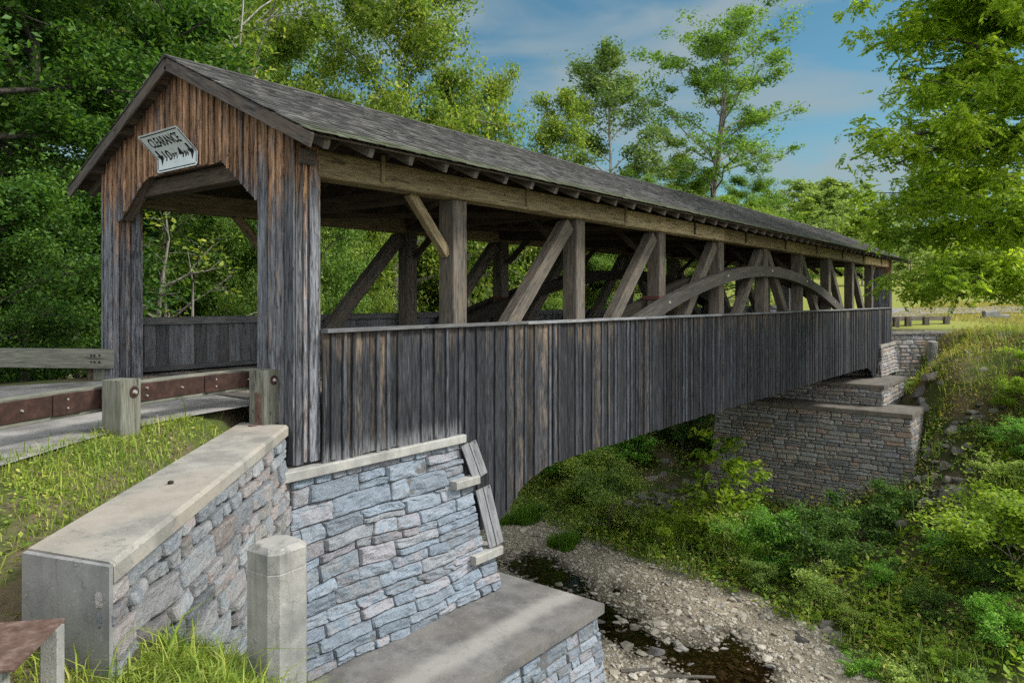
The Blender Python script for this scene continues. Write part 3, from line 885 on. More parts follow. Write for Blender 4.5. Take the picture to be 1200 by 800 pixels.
# portals: gable boards with a chamfered opening, legs cased in boards
def opening_z(y):
    return float(np.interp(y, [.78, 1.66, 3.92, 4.80], [2.62, 3.25, 3.25, 2.62]))
def portal(x_, out):
    """x_ face plane, out = -1 near portal looks to -X"""
    b = MB(500 + out); r = b.r
    near_low = -.76 if out < 0 else -.76
    y = -.02
    ys_ = [y]
    while y < WID + .01:
        w_ = r.uniform(.15, .21)
        for st in (.78, WID - .60):
            if y < st - .02 and y + w_ > st - .09: w_ = st - y
        y += w_
        if y > WID - .06: y = WID + .02
        ys_.append(y)
    for y0, y1 in zip(ys_[:-1], ys_[1:]):
        yc = (y0 + y1) / 2
        if yc < .78: z0 = z1 = near_low
        elif yc > WID - .60: z0 = z1 = -.10
        else: z0, z1 = opening_z(y0), opening_z(y1)
        j = r.uniform(-.012, .0)
        t = r.uniform(0, .006)
        top0, top1 = roof_z(max(y0, -.02)) - .07, roof_z(y1) - .07
        P = [(x_ + out * t, y0 + .003, z0 + j), (x_ + out * t, y1 - .003, z1 + j), (x_ + out * t, y1 - .003, top1)]
        if y0 < 2.75 < y1: P.append((x_ + out * t, 2.75, roof_z(2.75) - .07))
        P.append((x_ + out * t, y0 + .003, top0))
        b.prism(P, (out * .026, 0, 0))
        if y1 < WID:
            if y1 < .76: z0 = near_low + .01
            elif y1 > WID - .58: z0 = -.08
            else: z0 = opening_z(y1) + .0
            bw = r.uniform(.04, .055)
            xb_ = x_ + out * (.043 + t)
            b.beam((xb_, y1, z0 + .01), (xb_, y1, roof_z(y1) - .09), .024, bw, up=(0, 1, 0), bev=.003)
    b.build('gable_siding', M['gable'], bridge)
    # trim along the underside of the opening
    b = MB(510)
    for (ya, yb_) in ((.78, 1.66), (1.66, 3.92), (3.92, 4.80)):
        b.beam((x_ - out * .10, ya, opening_z(ya) + .04), (x_ - out * .10, yb_, opening_z(yb_) + .04), .16, .05, bev=.005)
    b.build('opening_trim', M['dark_timber'], bridge)
    # legs
    for ya, yb_, zl in ((0.0, .76, -.76), (WID - .58, WID, -.10)):
        xa, xb_ = sorted((x_ - out * .012, x_ - out * .37))
        b = MB(520)
        b.box((xa + .01, ya + .03, zl + .01), (xb_ - .01, yb_ - .03, 3.2), .01, axis=2)
        b.build('leg_post', M['dark_timber'], bridge)
        b = MB(530 + int(ya))
        for yf, so in ((ya + .028, -1), (yb_ - .028, 1)):
            xs_ = np.linspace(xa, xb_, 4) + np.array([0, .012, -.015, 0])
            for i in range(3):
                th = b.r.uniform(.0, .008)
                top = 3.19 + (.10 if so * (yf - 2.75) > 0 else -.0)
                b.box((xs_[i] + .003, min(yf, yf + so * (.026 + th)), zl + b.r.uniform(-.02, 0)), (xs_[i + 1] - .003, max(yf, yf + so * (.026 + th)), top), .003, axis=2)
            for i in (1, 2):
                b.box((xs_[i] - .024, min(yf + so * .034, yf + so * .058), zl + .02), (xs_[i] + .024, max(yf + so * .034, yf + so * .058), 3.15), .003, axis=2)
        # back of the leg
        for i in range(3):
            yy_ = np.linspace(ya, yb_, 4)
            b.box((x_ - out * .385 - .012, yy_[i] + .003, zl), (x_ - out * .385 + .012, yy_[i + 1] - .003, 3.2), .003, axis=2)
        b.build('leg_casing', M['gable'], bridge)
portal(0.0, -1); portal(LEN, 1)
b = MB(540); b.box((.03, -.075, 3.03), (.26, -.05, 3.22), .004); b.build('patch_board', M['barge'], bridge)

# weather boards over the arch seats at the near and the far abutment
for (p0, p1) in (((2.97, -.13, -.96), (3.17, -.20, -1.50)), ((3.28, -.16, -1.72), (3.47, -.29, -2.66))):
    for k in range(2):
        for mir in (0, 1):
            b = MB(550 + k)
            o = np.array((.065 + k * .145, .0 - k * .035, .03 * k))
            a, c = np.array(p0) + o, np.array(p1) + o
            if mir: a[0], c[0] = LEN - a[0], LEN - c[0]
            b.beam(a, c, .135, .03, up=((-.25 if not mir else .25), -.97, .0), bev=.003)
            b.build('weather_board', M['pale_board'], bridge)

# ------------------------------------------------------------------ clearance sign (bent forward across its middle)
sign = empty('clearance_sign', (-.07, 2.82, 3.26), 'bent white clearance sign with black letters on the gable over the portal', 'sign')
SW, SH, FOLD, TH = 1.19, .64, .205, math.radians(46)
def bend(u, v, o=0.0):
    """flat sign (u to the right as seen, v up, o outwards) -> world"""
    u = np.asarray(u, float); v = np.asarray(v, float)
    rr = .03
    s0 = FOLD - rr * TH / 2
    al = np.clip((v - s0) / rr, 0, TH)
    over = np.maximum(v - s0 - rr * TH, 0)
    vin = np.minimum(v, s0)
    zz = vin + rr * np.sin(al) + over * np.cos(al)
    xx = -(rr * (1 - np.cos(al)) + over * np.sin(al))
    nx, nz = -np.cos(al), -np.sin(al)
    return np.stack([-.075 + xx + nx * o, 2.815 - u + 0 * v, 3.258 + zz + nz * o], -1)
def bent_poly_mesh(name, me_in, mat, o, thick, par):
    bm = bmesh.new(); bm.from_mesh(me_in)
    for v_ in np.linspace(FOLD - .03, FOLD + .03, 7):
        bmesh.ops.bisect_plane(bm, geom=bm.verts[:] + bm.edges[:] + bm.faces[:], plane_co=(0, v_, 0), plane_no=(0, 1, 0))
    for vv in bm.verts:
        q = bend(vv.co.x, vv.co.y, o + vv.co.z)
        vv.co = q
    me2 = bpy.data.meshes.new(name); bm.to_mesh(me2); bm.free()
    return link(name, me2, mat, par)
def flat(polys, th):
    bm = bmesh.new()
    for P in polys:
        vs = [bm.verts.new((x, y, 0)) for x, y in P]
        f = bm.faces.new(vs)
        r_ = bmesh.ops.extrude_face_region(bm, geom=[f])
        for g in r_['geom']:
            if isinstance(g, bmesh.types.BMVert): g.co.z += th
    bmesh.ops.recalc_face_normals(bm, faces=bm.faces)
    me_ = bpy.data.meshes.new('flat'); bm.to_mesh(me_); bm.free()
    return me_
def rrect(x0, y0, x1, y1, r_):
    P = []
    for cx, cy, a0 in ((x1 - r_, y0 + r_, -90), (x1 - r_, y1 - r_, 0), (x0 + r_, y1 - r_, 90), (x0 + r_, y0 + r_, 180)):
        for k in range(5):
            a = math.radians(a0 + 90 * k / 4); P.append((cx + r_ * math.cos(a), cy + r_ * math.sin(a)))
    return P
bent_poly_mesh('plate', flat([rrect(-SW / 2, 0, SW / 2, SH, .05)], .004), M['sign'], 0, 0, sign)
i0, i1, bw = .022, .036, .014
bars = [[(-SW / 2 + .05, i0), (SW / 2 - .05, i0), (SW / 2 - .05, i0 + bw), (-SW / 2 + .05, i0 + bw)],
        [(-SW / 2 + .05, SH - i0 - bw), (SW / 2 - .05, SH - i0 - bw), (SW / 2 - .05, SH - i0), (-SW / 2 + .05, SH - i0)],
        [(-SW / 2 + i0, .05), (-SW / 2 + i0 + bw, .05), (-SW / 2 + i0 + bw, SH - .05), (-SW / 2 + i0, SH - .05)],
        [(SW / 2 - i0 - bw, .05), (SW / 2 - i0, .05), (SW / 2 - i0, SH - .05), (SW / 2 - i0 - bw, SH - .05)]]
bent_poly_mesh('border', flat(bars, .003), M['black'], .005, 0, sign)
def arrow(cx):
    return [(cx - .024, .36), (cx - .024, .26), (cx - .075, .27), (cx, .10), (cx + .075, .27), (cx + .024, .26), (cx + .024, .36)]
for cx in (-.43, .46):
    bent_poly_mesh('arrow', flat([arrow(cx)], .003), M['black'], .005, 0, sign)
def text_mesh(txt, x, y, size, sx):
    cu = bpy.data.curves.new('t', 'FONT'); cu.body = txt; cu.size = size; cu.align_x = 'LEFT'; cu.extrude = .0015; cu.offset = .003
    o = bpy.data.objects.new('t', cu); COL.objects.link(o)
    dg = bpy.context.evaluated_depsgraph_get()
    me_ = bpy.data.meshes.new_from_object(o.evaluated_get(dg))
    bpy.data.objects.remove(o); bpy.data.curves.remove(cu)
    for v_ in me_.vertices: v_.co = (v_.co.x * sx + x, v_.co.y + y, v_.co.z + .0015)
    return me_
for t_, x, y, sz, sx, wid_ in (('CLEARANCE', -.42, .405, .22, .62, .86), ('10', -.31, .16, .24, .8, .20), ('FT', -.08, .165, .13, .9, .14), ('4', .105, .16, .24, .8, .13), ('IN', .26, .165, .13, .9, .09)):
    me_ = text_mesh(t_, 0, y, sz, 1.0)
    co = np.array([v_.co[:] for v_ in me_.vertices]); lo, hi = co[:, 0].min(), co[:, 0].max()
    for v_ in me_.vertices: v_.co.x = x + (v_.co.x - lo) / (hi - lo) * wid_
    bent_poly_mesh('lettering', me_, M['black'], .005, 0, sign)

# ------------------------------------------------------------------ rubble stone facing
def stone_face(P, Lm, Hm, seed, ch=(.13, .30), cw=(.25, .80), gap=.011, bulge=.035, nx=7, ny=5, wob=.035, split=.35, rough=.018, joint=.014):
    """P(s,t) -> (points, normals) with s, t in metres (arrays)"""
    r = np.random.RandomState(seed)
    wv1, wv2 = Waves(seed + 1, 2.0, 9, 7), Waves(seed + 2, 2.0, 9, 7)
    rn = Waves(seed + 3, 9, 110, 18, gain=.42)
    rects = []
    t = 0
    while t < Hm - .02:
        h = r.uniform(*ch)
        if Hm - t - h < ch[0] * .7: h = Hm - t
        s = -r.uniform(0, .3)
        while s < Lm - .02:
            w_ = r.uniform(*cw) * (.7 + .6 * (h - ch[0]) / (ch[1] - ch[0] + 1e-6))
            if Lm - s - w_ < cw[0] * .6: w_ = Lm - s
            s0, s1 = max(s, 0), min(s + w_, Lm)
            if s1 - s0 > .05:
                if h > .55 * ch[1] + .45 * ch[0] and r.rand() < split:
                    f = r.uniform(.35, .65); rects += [(s0, s1, t, t + h * f), (s0, s1, t + h * f, t + h)]
                else: rects.append((s0, s1, t, t + h))
            s += w_
        t += h
    A, B = np.meshgrid(np.linspace(-1, 1, nx), np.linspace(-1, 1, ny), indexing='ij')
    A = np.sign(A) * np.abs(A) ** .6; B = np.sign(B) * np.abs(B) ** .6
    prof = (1 - np.abs(A) ** 16) * (1 - np.abs(B) ** 12)
    prof = prof ** .5
    id_ = np.arange(nx * ny).reshape(nx, ny)
    F1 = np.stack([id_[:-1, :-1], id_[1:, :-1], id_[1:, 1:], id_[:-1, 1:]], -1).reshape(-1, 4)
    V, F = [], []
    for k, (s0, s1, t0, t1) in enumerate(rects):
        g = gap / 2 * r.uniform(.6, 1.5)
        a = (s0 + s1) / 2 + A * ((s1 - s0) / 2 - g); b_ = (t0 + t1) / 2 + B * ((t1 - t0) / 2 - g)
        # rounded corners
        cr_ = (np.abs(A) * np.abs(B)) ** 5
        a = a - np.sign(A) * cr_ * r.uniform(0, .025); b_ = b_ - np.sign(B) * cr_ * r.uniform(0, .016)
        c_ = r.normal(0, 1, 2) * .06
        dep = bulge * (.55 + .6 * r.rand()) * prof + (c_[0] * A * (s1 - s0) + c_[1] * B * (t1 - t0)) * .5 * prof
        a2 = a + wob * wv1(a * .9, b_ * 1.2); b2 = b_ + wob * .8 * wv2(a * 1.1, b_ * 1.0)
        rg = rn(a + k * .37, b_ * 1.6)
        dep = dep + rough * (1.1 * rg - .9 * np.abs(rn(a * .6 + k, b_ * .9 + 3))) * prof - joint * (1 - prof)
        pt, nm = P(a2, np.clip(b2, -.03, Hm + .02))
        V.append((pt + nm * dep[..., None]).reshape(-1, 3)); F.append(F1 + k * nx * ny)
    return np.vstack(V), np.vstack(F)

def add_face(name, mat, parent, P, Lm, Hm, seed, **kw):
    V, F = stone_face(P, Lm, Hm, seed, **kw)
    me_ = mesh_np(name, V, F, smooth=False)
    # make the faces look outwards
    p_, n_ = P(np.array([Lm / 2]), np.array([Hm / 2]))
    f0 = V[F[len(F) // 2]]
    if np.cross(f0[1] - f0[0], f0[2] - f0[0]) @ n_[0] < 0: me_.flip_normals()
    return link(name, me_, mat, parent)

def plane_face(o, ds, dt, nrm, batter=0.0, shear=None):
    """o lower corner, ds along, dt up; batter moves the top back along -nrm per metre; shear(t) moves s-range"""
    o, ds, dt, nrm = (np.array(v, float) for v in (o, ds, dt, nrm))
    nn = nrm / np.linalg.norm(nrm)
    def P(s, t):
        s = np.asarray(s); t = np.asarray(t)
        if shear is not None: s = shear(s, t)
        p_ = o + s[..., None] * ds + t[..., None] * dt - (batter * t)[..., None] * nn
        return p_, np.broadcast_to(nn, p_.shape)
    return P

def hexa(name, bot, top, mat, parent, seed=3):
    """solid with a 4-corner bottom and a 4-corner top"""
    b_ = MB(seed)
    V = np.array(list(bot) + list(top), float)
    F = [(0, 3, 2, 1), (4, 5, 6, 7)] + [(i, (i + 1) % 4, 4 + (i + 1) % 4, 4 + i) for i in range(4)]
    b_.add(V, F, V)
    return b_.build(name, mat, parent)

# near abutment -------------------------------------------------------------
nab = empty('stone_abutment', (1.5, 2.7, -8.6), 'near blue grey stone abutment standing on a broad concrete footing ledge', 'abutment')
ZT, ZS = -.93, -3.38
def right_end(z): return np.interp(z, [-3.4, -2.76, -2.74, -1.60, -1.58, -.93], [3.76, 3.60, 3.40, 3.20, 3.06, 2.98])
hexa('core', [(-.3, -.28, ZS), (3.50, -.28, ZS), (3.50, 5.8, ZS), (-.3, 5.8, ZS)], [(-.3, -.02, ZT), (2.9, -.02, ZT), (2.9, 5.6, ZT), (-.3, 5.6, ZT)], M['mortar'], nab)
Hn = ZT - ZS
def Pn(s, t):
    z = ZS + t
    x = -.10 + s / 3.7 * (right_end(z) + .10)
    y = -.30 + .25 * t / Hn
    p_ = np.stack([x, y + 0 * x, z], -1)
    return p_, np.broadcast_to(np.array((0, -.995, .1)), p_.shape)
add_face('stone_facing', M['stone_blue'], nab, Pn, 3.7, Hn, 21, ch=(.11, .27), cw=(.34, .95), gap=.008, bulge=.03, nx=22, ny=10, wob=.05, split=.42, rough=.03)
def Pe(s, t):
    z = ZS + t
    x = right_end(z) - .03
    y = -.28 + .25 * t / Hn + s
    p_ = np.stack([x, y, z], -1)
    return p_, np.broadcast_to(np.array((.98, 0, .18)), p_.shape)
add_face('stone_facing', M['stone_blue'], nab, Pe, 5.9, Hn, 22, nx=6, ny=5)
b = MB(31); b.box((-.32, -.15, -.93), (3.06, 5.65, -.80), .012, axis=0); b.build('cap', M['cap_grey'], nab)
for (x0, x1, y0, z0, z1) in ((2.72, 3.27, -.26, -1.60, -1.47), (3.05, 3.72, -.36, -2.82, -2.68)):
    b = MB(32); b.box((x0, y0, z0), (x1, 1.2, z1), .012, axis=0); b.build('sill', M['cap_grey'], nab)
# footing ledge
b = MB(33); b.box((-1.6, -1.93, -3.54), (4.28, 7.2, -3.385), .015, axis=1); b.build('footing_cap', M['slab'], nab)
hexa('core', [(-2, -2.25, -8.7), (4.75, -2.25, -8.7), (4.75, 7.4, -8.7), (-2, 7.4, -8.7)], [(-2, -1.83, -3.54), (4.18, -1.83, -3.54), (4.18, 7.1, -3.54), (-2, 7.1, -3.54)], M['mortar'], nab)
Pf = plane_face((-1.0, -2.24, -8.6), (1, 0, 0), (0, 0, 1), (0, -1, 0), .081, shear=lambda s, t: s / 5.25 * (5.80 - .115 * t))
add_face('footing_facing', M['stone_blue'], nab, Pf, 5.25, 5.06, 23, ch=(.09, .22), cw=(.2, .7), gap=.008, nx=16, ny=8, bulge=.03, split=.4, rough=.026)
Pf2 = plane_face((4.74, -2.24, -8.6), (0, 1, 0), (0, 0, 1), (1, 0, 0), .11, shear=lambda s, t: s + .08 * t)
add_face('footing_facing', M['stone_blue'], nab, Pf2, 9.2, 5.06, 24, ch=(.12, .26), cw=(.25, .7), nx=5, ny=4)

# near wing wall ------------------------------------------------------------
wing = empty('wing_wall', (-1.8, -1.6, -2), 'pinkish grey stone wing wall with a broad tan coping, angled out towards the road verge', 'wall')
Lw = float(np.linalg.norm(A1 - A0)); IN = -AN
def wp(s, q, z): return np.array((A0[0] + AD[0] * s + AN[0] * q, A0[1] + AD[1] * s + AN[1] * q, z))
# coping
b = MB(41)
th = .13
cs = [wp(-.05, 0, -.25), wp(Lw, 0, -.25), wp(Lw - .30, -.66, -.25), wp(-.25, -.66, -.25)]
V, F = [], []
bev = .03
top = [wp(.0, -bev, -.25), wp(Lw - .015, -bev, -.25), wp(Lw - .31, -.65, -.25), wp(-.25, -.65, -.25)]
mid = [wp(.0, 0.0, -.25 - bev), wp(Lw - .012, 0.0, -.25 - bev), wp(Lw - .315, -.66, -.25 - bev * .3), wp(-.25, -.66, -.25 - bev * .3)]
bot = [wp(.0, 0.0, -.25 - th), wp(Lw - .012, 0.0, -.25 - th), wp(Lw - .315, -.66, -.25 - th), wp(-.25, -.66, -.25 - th)]
V = np.array(bot + mid + top)
F = [(0, 3, 2, 1), (8, 9, 10, 11)] + [(i, (i + 1) % 4, 4 + (i + 1) % 4, 4 + i) for i in range(4)] + [(4 + i, 4 + (i + 1) % 4, 8 + (i + 1) % 4, 8 + i) for i in range(4)]
b.add(V, F, V); b.build('coping', M['coping'], wing)
zb = -4.2
hexa('core', [wp(.05, .22, zb), wp(Lw - .02, .22, zb), wp(Lw - .35, -.6, zb), wp(-.2, -.6, zb)], [wp(.05, -.08, -.385), wp(Lw - .02, -.08, -.385), wp(Lw - .35, -.6, -.385), wp(-.2, -.6, -.385)], M['mortar'], wing)
hexa('end_block', [wp(Lw - .010, -.004, -1.7), wp(Lw + .04, -.004, -1.7), wp(Lw - .26, -.66, -1.7), wp(Lw - .312, -.66, -1.7)],
     [wp(Lw - .010, -.004, -.262), wp(Lw + .04, -.004, -.262), wp(Lw - .26, -.66, -.262), wp(Lw - .312, -.66, -.262)], M['concrete'], wing)
def Pw(s, t):
    z = -4.0 + t
    q = -.05 + .28 * (1 - t / 3.6)
    x = A0[0] + AD[0] * (Lw - s) + AN[0] * q; y = A0[1] + AD[1] * (Lw - s) + AN[1] * q
    p_ = np.stack([x, y, z], -1)
    return p_, np.broadcast_to(np.array((AN[0], AN[1], .08)), p_.shape)
add_face('stone_facing', M['stone_pink'], wing, Pw, Lw - .06, 3.6, 42, ch=(.12, .28), cw=(.28, .75), gap=.02, bulge=.05, nx=22, ny=12, wob=.045, split=.3, rough=.022, joint=.045)
# far wing wall of the near abutment (upstream) keeps the fill in
uw = empty('wing_wall', (-1.8, 7.2, -2), 'stone wing wall hidden behind the near portal on the upstream side', 'wall')
hexa('stone_facing', [(-.2, 5.7, -4), (-3.6, 9.0, -4), (-3.2, 9.5, -4), (.2, 6.2, -4)], [(-.2, 5.62, -.3), (-3.6, 8.9, -.3), (-3.2, 9.4, -.3), (.2, 6.1, -.3)], M['stone_pink'], uw)
hexa('coping', [(-.2, 5.57, -.299), (-3.62, 8.9, -.299), (-3.2, 9.42, -.299), (.22, 6.1, -.299)], [(-.2, 5.57, -.2), (-3.62, 8.9, -.2), (-3.2, 9.42, -.2), (.22, 6.1, -.2)], M['coping'], uw)

# far abutment ----------------------------------------------------------------
fab = empty('stone_abutment', (30, 2.7, -8.6), 'far brown grey stone abutment rising in tiers above the bushes of the far bank', 'abutment')
FX = 26.5
hexa('core', [(FX - .50, -2.66, -9), (29.0, -2.66, -9), (29.0, 5.9, -9), (FX - .50, 5.9, -9)], [(FX + .14, -2.26, -3.35), (29.0, -2.26, -3.35), (29.0, 5.5, -3.35), (FX + .14, 5.5, -3.35)], M['mortar'], fab)
Pa = plane_face((FX - .56, -2.74, -9.0), (0, 1, 0), (0, 0, 1), (-1, 0, 0), .115, shear=lambda s, t: (s / 8.5) * (8.75 - .14 * t) + .07 * t)
add_face('stone_facing', M['stone_far'], fab, Pa, 8.5, 5.65, 51, ch=(.11, .24), cw=(.28, .85), nx=6, ny=5, bulge=.05, split=.3, wob=.03)
Pb = plane_face((FX - .56, -2.74, -9.0), (1, 0, 0), (0, 0, 1), (0, -1, 0), .075, shear=lambda s, t: s + .115 * t)
add_face('stone_facing', M['stone_far'], fab, Pb, 3.0, 5.65, 52, ch=(.13, .26), cw=(.3, .9), nx=4, ny=4)
b = MB(53); b.box((FX - .0, -2.40, -3.35), (29.1, 5.75, -3.15), .02, axis=1); b.build('footing_cap', M['far_cap'], fab)
hexa('core', [(28.0, -1.05, -3.9), (32.6, -1.05, -3.9), (32.6, 5.7, -3.9), (28.0, 5.7, -3.9)], [(28.12, -.98, -2.42), (32.6, -.98, -2.42), (32.6, 5.6, -2.42), (28.12, 5.6, -2.42)], M['mortar'], fab)
add_face('tier_facing', M['stone_far'], fab, plane_face((27.98, -1.06, -3.15), (0, 1, 0), (0, 0, 1), (-1, 0, 0), .12), 6.8, .73, 54, ch=(.12, .2), cw=(.35, .9), nx=6, ny=4)
add_face('tier_facing', M['stone_far'], fab, plane_face((28.0, -1.06, -3.15), (1, 0, 0), (0, 0, 1), (0, -1, 0), .08), 4.6, .73, 55, ch=(.12, .2), cw=(.35, .9), nx=5, ny=4)
b = MB(56); b.box((27.98, -1.10, -2.42), (32.7, 5.75, -2.26), .02, axis=1); b.build('tier_cap', M['far_cap'], fab)
hexa('core', [(31.5, -.28, -2.26), (35.3, -.28, -4.5), (35.3, 5.8, -4.5), (31.5, 5.8, -2.26)], [(32.15, -.02, -.93), (35.3, -.02, -.93), (35.3, 5.5, -.93), (32.15, 5.5, -.93)], M['mortar'], fab)
add_face('stone_facing', M['stone_far'], fab, plane_face((31.5, -.30, -2.26), (1, 0, 0), (0, 0, 1), (0, -1, 0), .17, shear=lambda s, t: s + .48 * t * (1 - s / 3.8)), 3.8, 1.34, 57, ch=(.12, .22), cw=(.25, .6), nx=5, ny=4)
add_face('stone_facing', M['stone_far'], fab, plane_face((31.48, -.28, -2.26), (0, 1, 0), (0, 0, 1), (-1, 0, 0), .48), 6.0, 1.34, 58, ch=(.12, .22), cw=(.25, .7), nx=5, ny=4)
b = MB(59); b.box((32.0, -.15, -.93), (35.35, 5.65, -.80), .012, axis=1); b.build('cap', M['coping'], fab)
# far wing wall
fw = empty('wing_wall', (36.4, -1.2, -2), 'low dark stone wing wall with a pale coping beside the far end of the bridge', 'wall')
B0, B1 = np.array((35.15, -.02)), np.array((38.3, -2.95))
BD = (B1 - B0) / np.linalg.norm(B1 - B0); BN = np.array((BD[1], -BD[0])); BN = BN if BN[1] < 0 and BN[0] < 0 else -BN
Lb = float(np.linalg.norm(B1 - B0))
def bp_(s, q, z): return (B0[0] + BD[0] * s + BN[0] * q, B0[1] + BD[1] * s + BN[1] * q, z)
hexa('core', [bp_(0, .3, -5), bp_(Lb, .3, -5), bp_(Lb, -.6, -5), bp_(0, -.6, -5)], [bp_(0, -.06, -.41), bp_(Lb, -.06, -.41), bp_(Lb, -.6, -.41), bp_(0, -.6, -.41)], M['mortar'], fw)
def Pq(s, t):
    q = -.05 + .3 * (1 - t / 4)
    p_ = np.stack([B0[0] + BD[0] * s + BN[0] * q, B0[1] + BD[1] * s + BN[1] * q, -4.41 + t], -1)
    return p_, np.broadcast_to(np.array((BN[0], BN[1], .08)), p_.shape)
add_face('stone_facing', M['stone_far'], fw, Pq, Lb, 4.0, 61, ch=(.12, .25), cw=(.25, .7), nx=5, ny=4)
hexa('coping', [bp_(-.05, .05, -.41), bp_(Lb + .05, .05, -.41), bp_(Lb + .05, -.62, -.41), bp_(-.05, -.62, -.41)], [bp_(-.05, .05, -.28), bp_(Lb + .05, .05, -.28), bp_(Lb + .05, -.62, -.28), bp_(-.05, -.62, -.28)], M['coping'], fw)

# ------------------------------------------------------------------ posts and guard rails
def conc_post(c, w_, z0, z1, ang, label, seed):
    o = empty('concrete_post', (c[0], c[1], z0), label, 'post', 'concrete marker posts')
    b_ = MB(seed)
    ch = .055
    h_ = w_ / 2
    rot = np.array(((math.cos(ang), -math.sin(ang)), (math.sin(ang), math.cos(ang))))
    def ring(k, z, c2=ch):
        P = [(-k + c2, -k), (k - c2, -k), (k, -k + c2), (k, k - c2), (k - c2, k), (-k + c2, k), (-k, k - c2), (-k, -k + c2)]
        return [(*(rot @ np.array(q) + np.array(c[:2])), z) for q in P]
    lv = [ring(h_, z0), ring(h_, z1 - .17), ring(h_ - .004, z1 - .165), ring(h_ - .002, z1 - .155), ring(h_, z1 - .035), ring(h_ - .035, z1)]
    V = np.array([p_ for l_ in lv for p_ in l_])
    F = [(k * 8 + i, k * 8 + (i + 1) % 8, k * 8 + 8 + (i + 1) % 8, k * 8 + 8 + i) for k in range(5) for i in range(8)]
    e = 40
    F += [(e, e + 1, e + 2, e + 7), (e + 2, e + 3, e + 6, e + 7), (e + 3, e + 4, e + 5, e + 6)]
    b_.add(V, F, V)
    b_.build('shaft', M['post_concrete'], o)
    b_ = MB(seed + 1)
    q = rot @ np.array((-h_ - .004, .0)) + np.array(c[:2])
    b_.cyl((*(rot @ np.array((-h_ + .01, .02)) + np.array(c[:2])), z1 - .62), (*(rot @ np.array((-h_ - .006, .02)) + np.array(c[:2])), z1 - .62), .018, .014, 10)
    b_.build('plug', M['concrete'], o)
    return o
pp = at(325, 632, 5.0)
conc_post(pp, .325, -1.9, 1.32 - (634 - 351) / 856 * 5.0, math.radians(4), 'square grey concrete post with chamfered top standing in front of the near wing wall', 71)
pq = at(1093, 400, 36.0)
conc_post(pq, .36, -2.4, 1.32 - 49 / 856 * 36.0, math.radians(44), 'small concrete post on the grassy bank below the far wing wall', 73)

guard = empty('guard_rail', (-2, .2, -.1), 'curved guard rail faced with rusty steel plates on square timber posts by the road', 'guard rail')
RL = [(-.12, .62), (-1.0, .52), (-2.0, .23), (-3.0, -.14), (-4.2, -.75), (-5.6, -1.6), (-7.2, -2.8), (-8.8, -4.3)]
def smooth_poly(P, n):
    P = np.array(P, float); d = np.concatenate([[0], np.cumsum(np.linalg.norm(np.diff(P, axis=0), axis=1))])
    t = np.linspace(0, d[-1], n); Q = np.stack([np.interp(t, d, P[:, 0]), np.interp(t, d, P[:, 1])], 1)
    for _ in range(6): Q[1:-1] = .25 * Q[:-2] + .5 * Q[1:-1] + .25 * Q[2:]
    return Q
def ribbon(name, Q, q0, q1, z0, z1, mat, par, seed, ends=True):
    """a bar with rectangular section following polyline Q; q = offset to the camera side"""
    d = np.gradient(Q, axis=0); d /= np.linalg.norm(d, axis=1)[:, None]
    nn = np.stack([-d[:, 1], d[:, 0]], 1)
    if nn[len(nn) // 2][1] > 0: nn = -nn
    b_ = MB(seed); n = len(Q)
    arc = np.concatenate([[0], np.cumsum(np.linalg.norm(np.diff(Q, axis=0), axis=1))])
    V, G = [], []
    e_ = .006
    prof = [(q0 + e_, z0), (q1 - e_, z0), (q1, z0 + e_), (q1, z1 - e_), (q1 - e_, z1), (q0 + e_, z1), (q0, z1 - e_), (q0, z0 + e_)]
    for i in range(n):
        for q, z in prof:
            V.append((*(Q[i] + nn[i] * q), z)); G.append((q, z, arc[i]))
    F = [(i * 8 + j, i * 8 + (j + 1) % 8, i * 8 + 8 + (j + 1) % 8, i * 8 + 8 + j) for i in range(n - 1) for j in range(8)]
    for e in (0, (n - 1) * 8):
        F += [(e, e + 1, e + 2, e + 7), (e + 7, e + 2, e + 3, e + 6), (e + 6, e + 3, e + 4, e + 5)]
    b_.add(V, F, G)
    return b_.build(name, mat, par)
Q = smooth_poly(RL, 64)
ribbon('timber_rail', Q, -.13, 0.0, .165, .43, M['rail_timber'], guard, 81)
for k, (i0_, i1_) in enumerate(((0, 13), (13, 27), (27, 45), (45, 64))):
    ribbon('steel_plate', Q[i0_:i1_ + (1 if i1_ < 64 else 0)], .003, .016, .205, .405, M['rust'], guard, 82 + k)
